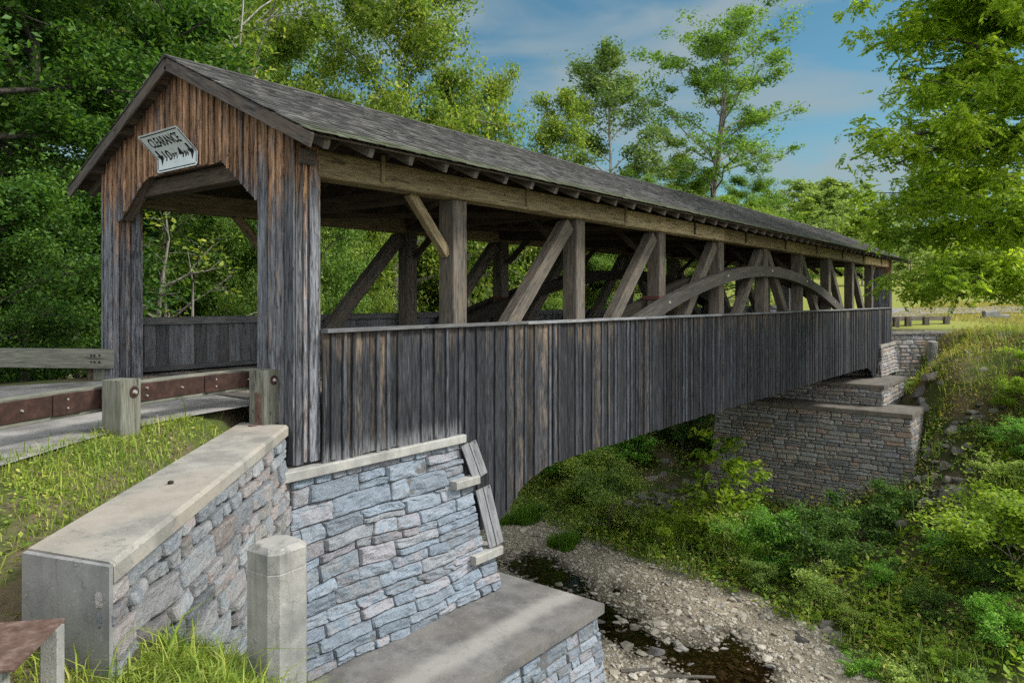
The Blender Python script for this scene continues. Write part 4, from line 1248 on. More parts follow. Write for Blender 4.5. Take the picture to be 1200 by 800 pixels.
    # splice plates
for i_ in (3, 11, 15, 25, 29):
    ribbon('splice_plate', Q[i_:i_ + 3], .018, .03, .20, .41, M['rust'], guard, 88)
b = MB(89)
d_ = np.gradient(Q, axis=0); d_ /= np.linalg.norm(d_, axis=1)[:, None]; nq = np.stack([d_[:, 1], -d_[:, 0]], 1); nq = np.where((nq[:, 1:2] > 0), -nq, nq)
for i_ in range(1, 62, 3):
    for zz in ((.305,) if i_ % 2 else (.265, .35)):
        pz = np.array((*(Q[i_] + nq[i_] * .016), zz)); pe = np.array((*(Q[i_] + nq[i_] * .035), zz))
        b.cyl(pz, pe, .014, .010, 8)
b.build('rail_bolt', M['steel'], guard)
def block(c, ang, w_, z0, z1, seed, bracket):
    b_ = MB(seed)
    b_.beam((c[0], c[1], z0), (c[0], c[1], z1), w_, w_, up=(-math.sin(ang), math.cos(ang), 0), bev=.012)
    o = b_.build('post', M['rail_timber'], guard)
    fx_, fy_ = -math.sin(ang), math.cos(ang)         # face direction
    if fy_ > 0: fx_, fy_ = -fx_, -fy_
    sx_, sy_ = -fy_, fx_
    f = np.array((c[0] + fx_ * w_ / 2, c[1] + fy_ * w_ / 2, z1 - .13))
    dd = np.array((fx_, fy_, 0)); ss = np.array((math.cos(ang), math.sin(ang), 0)) * .03
    b2 = MB(seed + 1); b2.cyl(f + ss - dd * .002, f + ss + dd * .008, .062, .060, 18)
    ws = b2.build('washer', M['rust'], o); ws.location = (0, 0, 0)
    b2 = MB(seed + 2); b2.cyl(f + ss + dd * .007, f + ss + dd * .032, .026, .018, 10)
    bo = b2.build('bolt', M['steel'], o); bo.location = (0, 0, 0)
    if bracket:
        dd = -np.array((math.cos(ang), math.sin(ang), 0)); ss = np.array((-dd[1], dd[0], 0)) * .03
        b2 = MB(seed + 3)
        g2 = np.array((c[0], c[1], z0)) + dd * (w_ / 2 + .004) + ss * 1.2
        b2.beam(g2 + dd * .006, g2 + dd * .006 + np.array((0, 0, .40)), .10, .012, up=dd, bev=.002)
        b2.beam(g2 + dd * .07 + np.array((0, 0, .007)) - ss * 1.2, g2 + dd * .07 + np.array((0, 0, .007)) + ss * 1.2, .13, .012, bev=.002)
        b2.build('bracket', M['rust_pale'], o).location = (0, 0, 0)
block((-.17, .40), .21, .265, -.25, .43, 90, True)
block((-2.10, -.02), .38, .26, -.45, .50, 95, False)
block((-4.55, -1.25), math.atan2(.6, 1), .26, -.6, .46, 98, False)
block((-7.1, -3.05), math.atan2(.8, 1), .26, -.6, .46, 102, False)

# guard rail on the other side of the near road
gr2 = empty('guard_rail', (-2.5, 7, 0), 'plain grey timber guard rail bolted to a post left of the portal', 'guard rail')
e0 = at(137, 411, 12.35); e1 = at(-160, 413, 12.9)
zc = .32
b = MB(100); b.beam((e0[0], e0[1], zc), (e1[0], e1[1], zc), .15, .33, bev=.01, seg=6, jit=.002); b.build('timber_rail', M['rail_timber'], gr2)
dl = (e1 - e0); dl[2] = 0; dl /= np.linalg.norm(dl)
for k, dist in enumerate((.36, 2.6, 4.8)):
    b = MB(101 + k); c = e0 + dl * dist + np.array((FW[0], FW[1], 0)) * .20
    b.beam((c[0], c[1], -.5), (c[0], c[1], .42), .24, .24, up=(FW[0], FW[1], 0), bev=.01); b.build('post', M['rail_timber'], gr2)
b = MB(105)
for du in (.27, .36, .42):
    for dz in (-.05, .06):
        c = e0 + dl * du - np.array((FW[0], FW[1], 0)) * .075
        b.cyl((c[0], c[1], zc + dz), (c[0] - FW[0] * .02, c[1] - FW[1] * .02, zc + dz), .018, .014, 8)
b.build('bolt', M['rust'], gr2)
b = MB(106); c = e0 + dl * .55 + np.array((FW[0], FW[1], 0)) * .12
b.beam((c[0], c[1], -.2), (c[0], c[1], .2), .07, .05, bev=.004); b.build('stake', M['rust_pale'], gr2)

# guard rail beyond the far end
gr3 = empty('guard_rail', (38, -1, 0), 'low dark timber guard rail on four stubby posts beyond the far end of the bridge', 'guard rail')
e0 = at(1030, 375, 39.5); e1 = at(1113, 373, 41.5)
b = MB(110); b.beam((e0[0], e0[1], .28), (e1[0], e1[1], .28), .18, .24, bev=.01); b.build('timber_rail', M['timber'], gr3)
for k, px in enumerate((1050, 1064, 1085, 1109)):
    c = at(px, 375, 39.5 + (px - 1030) / 83 * 2.0 - .22)
    b = MB(111 + k); b.beam((c[0], c[1], -.5), (c[0], c[1], .36), .28, .24, up=(FW[0], FW[1], 0), bev=.01); b.build('post', M['timber'], gr3)
for k, (px, py, wd, lab) in enumerate(((1161, 367, .9, 'left of two low grey stone blocks in the meadow beside the far road'), (1173, 371, .8, 'right of two low grey stone blocks in the meadow beside the far road'))):
    c = at(px, py, 44.5)
    b = MB(115 + k); b.beam((c[0] - RT[0] * wd / 2, c[1] - RT[1] * wd / 2, c[2] - .15), (c[0] + RT[0] * wd / 2, c[1] + RT[1] * wd / 2, c[2] - .15), .4, .55, bev=.05, seg=3, jit=.02)
    tag(b.build('stone_block', M['concrete']), lab, 'stone block', 'stone blocks in the far meadow')

# rusty steel plate on posts, bottom left corner
rp = empty('steel_guide_rail', (-4.2, -3.4, -.9), 'rusty steel plate resting on short grey posts in the grass at the lower left', 'guide rail')
c0 = at(73, 725, 4.0); c1 = at(20, 781, 3.5); dl = (c1 - c0); dl[2] = 0; wd = np.linalg.norm(dl); dl /= wd
ol = np.array((dl[1], -dl[0], 0.0)); ol = ol if ol[1] > 0 else -ol
if (ol @ RT) > 0: ol = -ol
zt = -.43
Lr = 1.7
b = MB(120)
cm_ = c0 + dl * wd / 2
b.beam((*(cm_[:2]), zt - .01), (cm_[0] + ol[0] * Lr, cm_[1] + ol[1] * Lr, zt - .01), wd + .06, .016, bev=.003); b.build('top_plate', M['rust_pale'], rp)
for k, (a_, l_) in enumerate(((.05, .03), (wd - .06, .12), (.05, 1.3), (wd - .06, 1.3))):
    c = c0 + dl * a_ + ol * l_
    b = MB(121 + k); b.beam((c[0], c[1], -1.1), (c[0], c[1], zt - .02), .09, .09, up=dl, bev=.006); b.build('post', M['post_concrete'], rp)
b = MB(125)
c = c0 + dl * (wd + .02) + ol * .25
b.beam((*(c[:2]), zt - .14), (c[0] + ol[0] * 1.3, c[1] + ol[1] * 1.3, zt - .14), .10, .12, bev=.008); b.build('timber_bearer', M['rail_timber'], rp)

# ------------------------------------------------------------------ vegetation
def tube(pts, rad, k=6):
    pts = np.asarray(pts, float); n = len(pts)
    d = np.gradient(pts, axis=0); d /= np.linalg.norm(d, axis=1)[:, None] + 1e-9
    ref = np.array((.31, .17, .93)) if abs(d[0][2]) < .8 else np.array((.9, .35, .1))
    x = np.cross(d, ref); x /= np.linalg.norm(x, axis=1)[:, None] + 1e-9
    y = np.cross(d, x)
    an = np.arange(k) / k * 2 * math.pi
    V = pts[:, None] + (np.cos(an)[None, :, None] * x[:, None] + np.sin(an)[None, :, None] * y[:, None]) * np.asarray(rad)[:, None, None]
    i = np.arange(n * k).reshape(n, k); j = np.roll(i, -1, 1)
    F = np.stack([i[:-1], j[:-1], j[1:], i[1:]], -1).reshape(-1, 4)
    return V.reshape(-1, 3), F

def leaves_mesh(name, C, size, seed, aspect=.55, up=.55, droop=.25, jit=.35):
    """C: leaf centres; rhombic leaves folded along nothing, mostly facing up"""
    r = np.random.RandomState(seed)
    n = len(C)
    nrm = r.normal(size=(n, 3)); nrm[:, 2] = np.abs(nrm[:, 2]) + up * 1.6
    nrm /= np.linalg.norm(nrm, axis=1)[:, None]
    a = r.normal(size=(n, 3)); a[:, 2] -= droop
    a -= (a * nrm).sum(1)[:, None] * nrm; a /= np.linalg.norm(a, axis=1)[:, None] + 1e-9
    b = np.cross(nrm, a)
    l = (size * np.exp(np.clip(r.normal(0, jit, n), -.8, .45)))[:, None]
    w_ = l * aspect * .5
    bend = nrm * l * r.uniform(-.12, .05, n)[:, None]
    V = np.stack([C - a * l * .5 + bend, C + b * w_ - a * l * .05, C + a * l * .5 + bend, C - b * w_ - a * l * .05], 1).reshape(-1, 3)
    return mesh_np(name, V, np.arange(4 * n).reshape(n, 4))

def skeleton(seed, H, R, r0, first=.3, limbs=14, up0=.9, up1=.35, wob=.05, multi=1, lean=(0, 0), sub=4, shape='round', spread=1.0):
    """returns tubes (pts, radii) and the twig points that carry leaves"""
    r = np.random.RandomState(seed)
    tubes, twigs = [], []
    for mstem in range(multi):
        ang = r.uniform(0, 6.28)
        n = 9
        t = np.linspace(0, 1, n)
        hs = H * (1 if mstem == 0 else r.uniform(.75, .95))
        off = (0 if multi == 1 else R * .32) * t ** 1.3
        bx = lean[0] * t ** 1.5 * hs + np.cos(ang + mstem * 2.4) * off; by = lean[1] * t ** 1.5 * hs + np.sin(ang + mstem * 2.4) * off
        wv = np.cumsum(r.normal(0, wob, (n, 2)), 0) * hs * .12
        P = np.stack([bx + wv[:, 0] * t, by + wv[:, 1] * t, hs * t * .96], 1)
        rr = r0 * (1 - .93 * t) * (1 if multi == 1 else .75)
        rr[0] *= 1.35
        tubes.append((P, rr, 8))
        nl = max(3, limbs // multi)
        for k in range(nl):
            f = first + (.97 - first) * ((k + r.uniform(.1, .9)) / nl)
            g = (f - first) / (1 - first)
            if shape == 'round': env = math.sqrt(max(.06, 1 - (2 * g - .85) ** 2 / 1.45))
            elif shape == 'cone': env = 1.05 - .85 * g
            elif shape == 'vase': env = .45 + .65 * math.sin(math.pi * min(1, g * .8 + .15))
            else: env = 1 - .35 * g
            L = R * env * r.uniform(.72, 1.12)
            az = k * 2.39996 + r.uniform(-.5, .5)
            p0 = np.array([np.interp(f, t, P[:, i]) for i in range(3)])
            m_ = 6
            q = np.linspace(0, 1, m_)
            el = up0 + (up1 - up0) * (1 - g) + r.normal(0, .12)
            hor = L * q * math.cos(el * .8); ver = L * (math.sin(el) * q - .16 * q ** 2.2)
            wz = np.cumsum(r.normal(0, .055, (m_, 3)), 0) * L * q[:, None]
            B = p0 + np.stack([np.cos(az) * hor, np.sin(az) * hor, ver], 1) + wz
            rb = np.interp(f, t, rr) * .55
            tubes.append((B, rb * (1 - .85 * q) + .008, 5))
            twigs.append(B[2:])
            for j in range(sub):
                fq = r.uniform(.3, .95)
                s0 = np.array([np.interp(fq, q, B[:, i]) for i in range(3)])
                Ls = L * r.uniform(.22, .48)
                a2 = az + r.choice([-1, 1]) * r.uniform(.4, 1.3)
                e2 = r.uniform(-.1, .8)
                q2 = np.linspace(0, 1, 4)
                D = np.stack([np.cos(a2) * np.cos(e2) * Ls * q2, np.sin(a2) * np.cos(e2) * Ls * q2, np.sin(e2) * Ls * q2 - .12 * Ls * q2 ** 2], 1) + np.cumsum(r.normal(0, .06, (4, 3)), 0) * Ls * q2[:, None]
                tubes.append((s0 + D, rb * .35 * (1 - .8 * q2) + .005, 4))
                twigs.append((s0 + D)[1:])
        twigs.append(P[-3:])
    return tubes, twigs

def leaf_points(twigs, n, rc, seed, flat=.6, gap=.12):
    """leaves gathered in clumps round the twigs"""
    r = np.random.RandomState(seed)
    T = np.vstack(twigs)
    keep = r.rand(len(T)) > gap
    T = T[keep]
    wgt = np.exp(r.normal(0, .55, len(T))); wgt /= wgt.sum()
    c = r.choice(len(T), n, p=wgt)
    d = r.normal(size=(n, 3)); d /= np.linalg.norm(d, axis=1)[:, None]
    d *= (r.rand(n) ** .5)[:, None]
    sz = rc * np.exp(r.normal(0, .3, len(T)))
    d *= sz[c][:, None]; d[:, 2] *= flat
    return T[c] + d

def wood_mesh(name, tubes):
    V, F, o = [], [], 0
    for P, rr, k in tubes:
        v, f = tube(P, rr, k); V.append(v); F.append(f + o); o += len(v)
    return mesh_np(name, np.vstack(V), np.vstack(F), smooth=True)

PROTO = {}
def proto(key, seed, H, R, r0, nleaf, lsize, rc, lk=None, **kw):
    tubes, tw = skeleton(seed, H, R, r0, **kw)
    lk = lk or {}
    pts = leaf_points(tw, nleaf, rc, seed + 1, lk.get('flat', .6), lk.get('gap', .12))
    pts = pts[pts[:, 2] > .05]
    PROTO[key] = (wood_mesh(key + '_trunk', tubes), leaves_mesh(key + '_crown', pts, lsize, seed + 2, lk.get('aspect', .55), lk.get('up', .5), lk.get('droop', .3)), float(np.percentile(pts[:, 2], 99.7)))
def plant(key, name, x, y, h, label, cat, bark, leaf, rot=0.0, group=None, wide=1.0, z=None, crown='crown', stem='trunk'):
    tm, lm, H0 = PROTO[key]
    z = float(ground(x, y)) - .1 if z is None else z
    o = empty(name, (x, y, z), label, cat, group)
    o.rotation_euler = (0, 0, rot)
    s_ = h / H0
    o.scale = (s_ * wide, s_ * wide, s_)
    for nm, me_, mt in ((stem, tm, bark), (crown, lm, leaf)):
        c = bpy.data.objects.new(nm, me_)
        if not me_.materials: me_.materials.append(mt)
        COL.objects.link(c); c.parent = o
        c.material_slots[0].link = 'OBJECT'; c.material_slots[0].material = mt
    return o

proto('dense', 1001, 14, 4.6, .26, 75000, .135, .75, limbs=30, first=.10, sub=6, up0=1.0, up1=.05)
proto('dense_b', 1011, 14, 4.2, .24, 75000, .13, .7, limbs=28, first=.16, sub=6, up0=1.0, up1=.15)
proto('round', 1021, 12, 4.6, .22, 48000, .14, .75, limbs=22, first=.22, sub=5)
proto('tall', 1031, 18, 4.8, .24, 90000, .15, .72, limbs=34, first=.2, sub=7, shape='vase', lk=dict(gap=.04, flat=.75))
proto('slim', 1041, 16, 3.1, .17, 30000, .17, .7, limbs=26, first=.2, sub=5, up0=1.1, up1=.6, shape='vase', lk=dict(gap=.2))
proto('open', 1051, 24, 8.4, .34, 36000, .22, .9, limbs=33, first=.36, sub=5, multi=3, up0=.9, up1=.35, shape='flat', lk=dict(gap=.38, flat=.5))
proto('bare', 1061, 20, 5.6, .34, 9000, .2, .7, limbs=24, first=.4, sub=6, up0=1.05, up1=.7, multi=2, shape='vase', lk=dict(gap=.6))
proto('hill', 1071, 12, 4.6, .2, 6500, .44, 1.0, limbs=20, first=.12, sub=4, lk=dict(aspect=.75))
proto('hill_b', 1081, 13, 3.9, .2, 6500, .42, .95, limbs=20, first=.12, sub=4, shape='vase', lk=dict(aspect=.75))
proto('low', 1091, 6, 3.2, .12, 30000, .12, .6, limbs=22, first=.06, sub=6, up0=1.1, up1=.2)
proto('shrub', 1101, 2.0, 1.5, .035, 7000, .11, .34, limbs=20, first=.05, sub=5, up0=1.2, up1=.3, multi=3)
proto('shrub_b', 1111, 1.8, 1.6, .03, 4500, .135, .32, limbs=18, first=.05, sub=5, up0=1.1, up1=.4, multi=3, lk=dict(gap=.2))
proto('shrub_big', 1121, 3.2, 2.3, .06, 13000, .125, .42, limbs=26, first=.06, sub=6, up0=1.1, up1=.25, multi=3)
proto('sapling', 1131, 2.6, .75, .022, 900, .15, .2, limbs=12, first=.12, sub=3, up0=1.0, up1=.7, lk=dict(gap=.1, aspect=.5))

def tree_px(key, name, px, d, h, label, bark, leaf, rot=0.0, group=None, wide=1.0, cat='tree'):
    c = at(px, 351, d)
    if c[1] > 8:                                    # rooted down by the stream
        h1 = h - min(0.0, float(ground(c[0], c[1])))
        wide *= h / h1
        h = h1
    return plant(key, name, c[0], c[1], h, label, cat, M[bark], M[leaf], rot, group, wide)

# dark wood on the left
G1 = 'dark trees crowding the left edge'
tree_px('dense', 'broadleaf_tree', -45, 15.5, 13.5, 'dark green tree cut by the left edge of the picture', 'bark_dark', 'leaf_dark', .4, G1)
tree_px('dense_b', 'broadleaf_tree', 45, 18.5, 16, 'tall dark green tree filling the upper left above the plain guard rail', 'bark_dark', 'leaf_dark', 2.2, G1)
tree_px('dense', 'broadleaf_tree', 118, 23, 17.5, 'dark leafy tree directly behind the left eave of the portal', 'bark_dark', 'leaf_dark', 4.1, G1)
tree_px('dense_b', 'broadleaf_tree', -120, 20, 17, 'dark tree mostly outside the left edge of the picture', 'bark_dark', 'leaf_dark', 1.0, G1)
tree_px('dense', 'broadleaf_tree', 20, 27, 19, 'dark tree deep in the wood at far left', 'bark_dark', 'leaf_dark', 5.0, G1)
tree_px('low', 'understory_tree', 30, 14.8, 4.0, 'low dark bushy tree just behind the plain guard rail', 'bark_dark', 'leaf_dark', .3)
tree_px('low', 'understory_tree', 92, 17.0, 4.6, 'low dark bushy tree beside the left leg of the portal', 'bark_dark', 'leaf_dark', 1.7)
tree_px('low', 'understory_tree', -30, 13.5, 3.6, 'low dark bushy tree at the left edge above the rail', 'bark_dark', 'leaf_dark', 3.1)
# behind the roof, left to right
tree_px('bare', 'dying_tree', 232, 27, 19, 'half bare tree with pale grey limbs rising behind the portal roof', 'bark_pale', 'leaf_light', .6)
tree_px('tall', 'broadleaf_tree', 175, 34, 19, 'light green tree between the dark wood and the half bare tree', 'bark', 'leaf_mid', 1.2)
tree_px('tall', 'broadleaf_tree', 300, 37, 18, 'light green tree behind the half bare grey limbs', 'bark', 'leaf_light', 2.7)
tree_px('dense_b', 'broadleaf_tree', 262, 44, 20, 'light green tree farthest back behind the half bare tree', 'bark', 'leaf_mid', 3.9)
tree_px('round', 'broadleaf_tree', 378, 33, 11.2, 'bright round tree just above the ridge left of the tall ash like tree', 'bark', 'leaf_light', .2)
tree_px('tall', 'broadleaf_tree', 462, 36, 19.5, 'tall full tree standing behind the middle of the near roof', 'bark', 'leaf_light', 4.4, None, 1.02)
tree_px('round', 'broadleaf_tree', 548, 38, 13.0, 'lower yellow green tree sloping down to the roof right of the tall full tree', 'bark', 'leaf_light', 5.2, None, .82)
tree_px('slim', 'broadleaf_tree', 650, 45, 14.2, 'slim pale tree left of the pair behind the middle of the roof', 'bark_pale', 'leaf_light', 1.3)
tree_px('slim', 'broadleaf_tree', 712, 48, 18.0, 'taller pale stemmed tree beside the open crowned tree', 'bark_pale', 'leaf_grey', 3.0, None, 1.1)
tree_px('open', 'open_crowned_tree', 826, 55, 23.0, 'tall open crowned tree with several bare stems against the sky', 'bark', 'leaf_mid', .9)
tree_px('round', 'broadleaf_tree', 885, 60, 10.2, 'small dark green tree at the foot of the tall open crowned tree', 'bark', 'leaf_mid', 2.0)
tree_px('round', 'broadleaf_tree', 790, 58, 11.5, 'small tree showing just over the roof beneath the open crowned tree', 'bark', 'leaf_light', 3.6)

# wood seen through the truss
G2 = 'trees seen through the open side of the bridge'
rs = np.random.RandomState(77)
for k in range(24):
    px = 165 + k * 30.5 + rs.uniform(-12, 12)
    d = rs.uniform(23, 33) if px < 640 else rs.uniform(40, 56)
    top = np.interp(px, [150, 400, 600, 760, 900, 960], [130, 165, 195, 228, 255, 270])
    h = max(3.5, 1.32 + (351 - top) / 856 * d + .6)
    if k < 9: h = min(h, 6.8)
    c = at(px, 351, d)
    if float(ground(c[0], c[1])) < -7.0 and px > 400:
        d += 15; c = at(px, 351, d); h = max(3.5, 1.32 + (351 - top) / 856 * d + .6)
    deep = float(ground(c[0], c[1])) < -3
    tree_px(['dense_b', 'round', 'dense', 'tall'][k % 4] if deep or h > 8 else ['low', 'round'][k % 2], 'woodland_tree', px, d, h, 'leafy green tree of the woods seen between the posts of the bridge', 'bark_dark' if k % 3 else 'bark', ['leaf_light', 'leaf_mid', 'leaf_light', 'leaf_mid'][(k * 7) % 4], rs.uniform(0, 6), G2, 1.15)
for k, (px, d, h) in enumerate(((182, 19, 8.5), (205, 21, 10), (222, 20.5, 9), (268, 24, 10))):
    c = at(px, 351, d)
    t_, tw = skeleton(1200 + k, h, 2.4, .19 - .02 * k, first=.25, limbs=9, sub=3, up0=.9, up1=.4, wob=.1)
    o = empty('bare_trunk', (c[0], c[1], float(ground(c[0], c[1])) - .1), ('thick grey trunk', 'slender grey trunk', 'leaning grey trunk', 'thin dead stem')[k] + ' with bare twigs seen through the portal opening', 'tree')
    cc = link('trunk', wood_mesh('trunk', t_), M['bark'], None); cc.parent = o
    pts = leaf_points(tw, 500, .4, 1300 + k)
    cc = link('crown', leaves_mesh('crown', pts[pts[:, 2] > 3.4] if (pts[:, 2] > 3.4).sum() > 50 else pts, .14, 5), M['leaf_light'], None); cc.parent = o

# wooded hill beyond the far end
G3 = 'trees on the wooded hill beyond the far end of the bridge'
hk = 0
for row, (d0, n_, dn) in enumerate(((88, 13, 62), (112, 15, 38), (145, 18, 16), (185, 18, 0))):
    for k in range(n_):
        px = 870 + (k + rs.uniform(.1, .9)) * 440 / n_
        d = d0 * rs.uniform(.95, 1.06)
        c = at(px, 351, d)
        sky_y = np.interp(px, [860, 905, 960, 1000, 1040, 1080, 1130, 1300], [246, 226, 206, 214, 234, 254, 262, 262])
        ztop = 1.32 + (351 - (sky_y + dn + rs.uniform(-4, 8))) / 856 * d
        h = min(max(5.0, ztop - float(ground(c[0], c[1]))), 21)
        lab = ('tree along the front edge of the wood beyond the far meadow', 'tree in the middle of the wooded hill beyond the bridge', 'tree in the upper part of the wooded hill beyond the bridge', 'hazy tree on the crest of the wooded hill')[row]
        tree_px('hill' if (k + row) % 2 else 'hill_b', 'hill_tree', px, d, h, lab, 'bark', 'leaf_hill' if (k * 5 + row) % 3 else 'leaf_light', rs.uniform(0, 6), G3, 1.25)
        hk += 1

# the big walnut like tree on the right: compound leaves
def compound_tree():
    base = at(1285, 351, 21.0)
    x, y = base[0], base[1]
    z0 = float(ground(x, y)) - .2
    r = np.random.RandomState(2001)
    H = 16.5
    tubes, tw = [], []
    n = 8; t = np.linspace(0, 1, n)
    P = np.stack([np.cumsum(r.normal(0, .1, n)), np.cumsum(r.normal(0, .1, n)), H * t], 1); P[0] = 0
    tubes.append((P, .34 * (1 - .85 * t) + .03, 10))
    left = -RT[:2]
    la = math.atan2(left[1], left[0])
    specs = []
    for k in range(34):
        f = .34 + .64 * k / 34
        specs.append((f, la + r.uniform(-1.25, 1.25) if k % 4 else r.uniform(0, 6.28), r.uniform(.62, 1.05)))
    for f, az, q_ in specs:
        g = (f - .34) / .66
        L = 7.4 * math.sqrt(max(.12, 1 - (1.75 * g - .72) ** 2)) * q_
        p0 = np.array([np.interp(f, t, P[:, i]) for i in range(3)])
        m_ = 9; q = np.linspace(0, 1, m_)
        el = .15 + .75 * g + r.normal(0, .12)
        ver = L * (math.sin(el) * q + .10 * np.sin(q * 3) - (.15 - .08 * g) * q ** 2.4)
        B = p0 + np.stack([np.cos(az) * L * q * math.cos(el * .7), np.sin(az) * L * q * math.cos(el * .7), ver], 1) + np.cumsum(r.normal(0, .05, (m_, 3)), 0) * L * .35 * q[:, None]
        rb = .15 * (1 - f * .6)
        tubes.append((B, rb * (1 - .88 * q) + .01, 6))
        tw.append(B[3:])
        for j in range(9):
            fq = r.uniform(.25, .98)
            s0 = np.array([np.interp(fq, q, B[:, i]) for i in range(3)])
            Ls = r.uniform(.9, 2.3)
            a2 = az + r.choice([-1, 1]) * r.uniform(.3, 1.25); e2 = r.uniform(-.25, .55)
            q2 = np.linspace(0, 1, 6)
            D = np.stack([np.cos(a2) * math.cos(e2) * Ls * q2, np.sin(a2) * math.cos(e2) * Ls * q2, math.sin(e2) * Ls * q2 - .12 * Ls * q2 ** 2], 1) + np.cumsum(r.normal(0, .05, (6, 3)), 0) * Ls * q2[:, None] * .6
            tubes.append((s0 + D, .022 * (1 - .8 * q2) + .005, 4)); tw.append((s0 + D)[1:])
    T = np.vstack(tw)
    n = 19000
    c = r.choice(len(T), n)
    O = T[c] + r.normal(0, .16, (n, 3))
    az = r.uniform(0, 6.28, n); el = r.normal(-.25, .35, n)
    d = np.stack([np.cos(az) * np.cos(el), np.sin(az) * np.cos(el), np.sin(el)], 1)
    sdv = np.cross(d, np.array((0, 0, 1.0)) + r.normal(0, .45, (n, 3))); sdv /= np.linalg.norm(sdv, axis=1)[:, None]
    L = r.uniform(.28, .52, n)
    V = []
    for j in range(6):
        f = .25 + .13 * j
        for s_ in ((-1, 1) if j < 5 else (0,)):
            drop = np.array((0, 0, -1.0)) * (L * .22 * f ** 2)[:, None]
            p = O + d * (L * f)[:, None] + drop
            ll = (L * .34 * (1 - .35 * abs(f - .55)))[:, None]
            a = (sdv * s_ * .85 + d * .5 + np.array((0, 0, -.18))) if s_ else d + np.array((0, 0, -.25))
            a = a / np.linalg.norm(a, axis=1)[:, None]
            b_ = np.cross(a, np.array((0, 0, 1.0)) + r.normal(0, .6, (n, 3))); b_ /= np.linalg.norm(b_, axis=1)[:, None]
            w_ = ll * .27
            V.append(np.stack([p, p + a * ll * .45 + b_ * w_, p + a * ll, p + a * ll * .45 - b_ * w_], 1))
    V = np.concatenate(V, 0).reshape(-1, 3)
    o = empty('walnut_tree', (x, y, z0), 'big bright tree with feathery compound leaves overhanging the bank at right', 'tree')
    a = link('trunk', wood_mesh('trunk', tubes), M['bark_dark'], None); a.parent = o
    a = link('crown', mesh_np('crown', V, np.arange(len(V)).reshape(-1, 4)), M['leaf_walnut'], None); a.parent = o
compound_tree()

# shrubs on the banks and under the bridge
def shrub_px(key, px, py, d, h, label, leaf, rot=0.0, group=None, wide=1.0, name='shrub'):
    """root at the ground point seen at px, py (d picks the distance)"""
    c = at(px, py, d)
    return plant(key, name, c[0], c[1], h, label, 'shrub', M['bark'], M[leaf], rot, group, wide, None, 'foliage', 'stem')
def hit(px, py):
    """first point where the view ray meets the terrain"""
    ds = np.linspace(4, 120, 4000)
    u = (px - 600) / 856; v = (351 - py) / 856
    P = CAM + ds[:, None] * (FW + u * RT + v * np.array((0, 0, 1.0)))
    k = np.argmax(P[:, 2] < ground(P[:, 0], P[:, 1]))
    return P[k], ds[k]
def shrub_at(key, px, py, h, label, leaf, rot=0.0, group=None, wide=1.0, name='shrub'):
    c, d = hit(px, py)
    return plant(key, name, c[0], c[1], h, label, 'shrub', M['bark'], M[leaf], rot, group, wide, None, 'foliage', 'stem')
shrub_at('shrub_big', 690, 588, 2.7, 'rounded olive green shrub beneath the curved foot of the siding', 'leaf_olive', .3)
shrub_at('shrub_big', 715, 622, 2.9, 'largest olive green shrub on the gravel edge under the bridge', 'leaf_olive', 2.1, None, .95)
shrub_at('shrub_big', 650, 556, 2.6, 'dark shrub under the bridge behind the olive green shrub', 'leaf_shrub', 1.1)
shrub_at('shrub_b', 745, 540, 1.8, 'dark shrub in the shade below the middle of the siding', 'leaf_shrub', 4.0)
shrub_at('shrub_big', 800, 530, 3.2, 'dark shrub beside the left edge of the far abutment', 'leaf_dark', 5.0)
shrub_at('shrub_b', 700, 545, 2.6, 'deep green shrub in the shade under the deck', 'leaf_shrub', 2.0)
shrub_at('shrub', 775, 648, 1.5, 'bright yellow green shrub at the stream edge below the rocks', 'leaf_lime', .4)
shrub_at('shrub_b', 812, 642, 1.7, 'bright leafy shrub in front of the left side of the far abutment', 'leaf_lime', 1.4)
shrub_at('shrub_b', 850, 652, 1.8, 'yellow green leafy shrub left of the dark bushes below the far abutment', 'leaf_olive', 3.4)
shrub_at('sapling', 842, 640, 4.6, 'slender pale green sapling in front of the far abutment', 'leaf_lime', .5, None, 1.0, 'sapling')
shrub_at('sapling', 872, 632, 3.3, 'short pale sapling right of the slender one by the far abutment', 'leaf_lime', 2.5, None, 1.2, 'sapling')
shrub_at('shrub_big', 905, 668, 2.4, 'dark green bush centre below the far abutment wall', 'leaf_shrub', .9)
shrub_at('shrub_big', 955, 676, 2.3, 'large dark green bush with spreading leaves below the far abutment', 'leaf_dark', 2.9, None, 1.1)
shrub_at('shrub_b', 1010, 640, 1.9, 'dark bush touching the lower wall of the far abutment', 'leaf_dark', 1.9)
shrub_at('shrub', 1045, 612, 1.7, 'small dark bush at the right foot of the far abutment', 'leaf_dark', 3.7)
shrub_at('shrub', 890, 690, 1.2, 'small yellowish shrub on the stream bank below the dark bushes', 'leaf_olive', 4.4)
shrub_at('shrub_b', 960, 712, 1.4, 'low grassy green shrub above the flat rocks of the stream', 'leaf_olive', .1)
G4 = 'leafy undergrowth on the right bank'
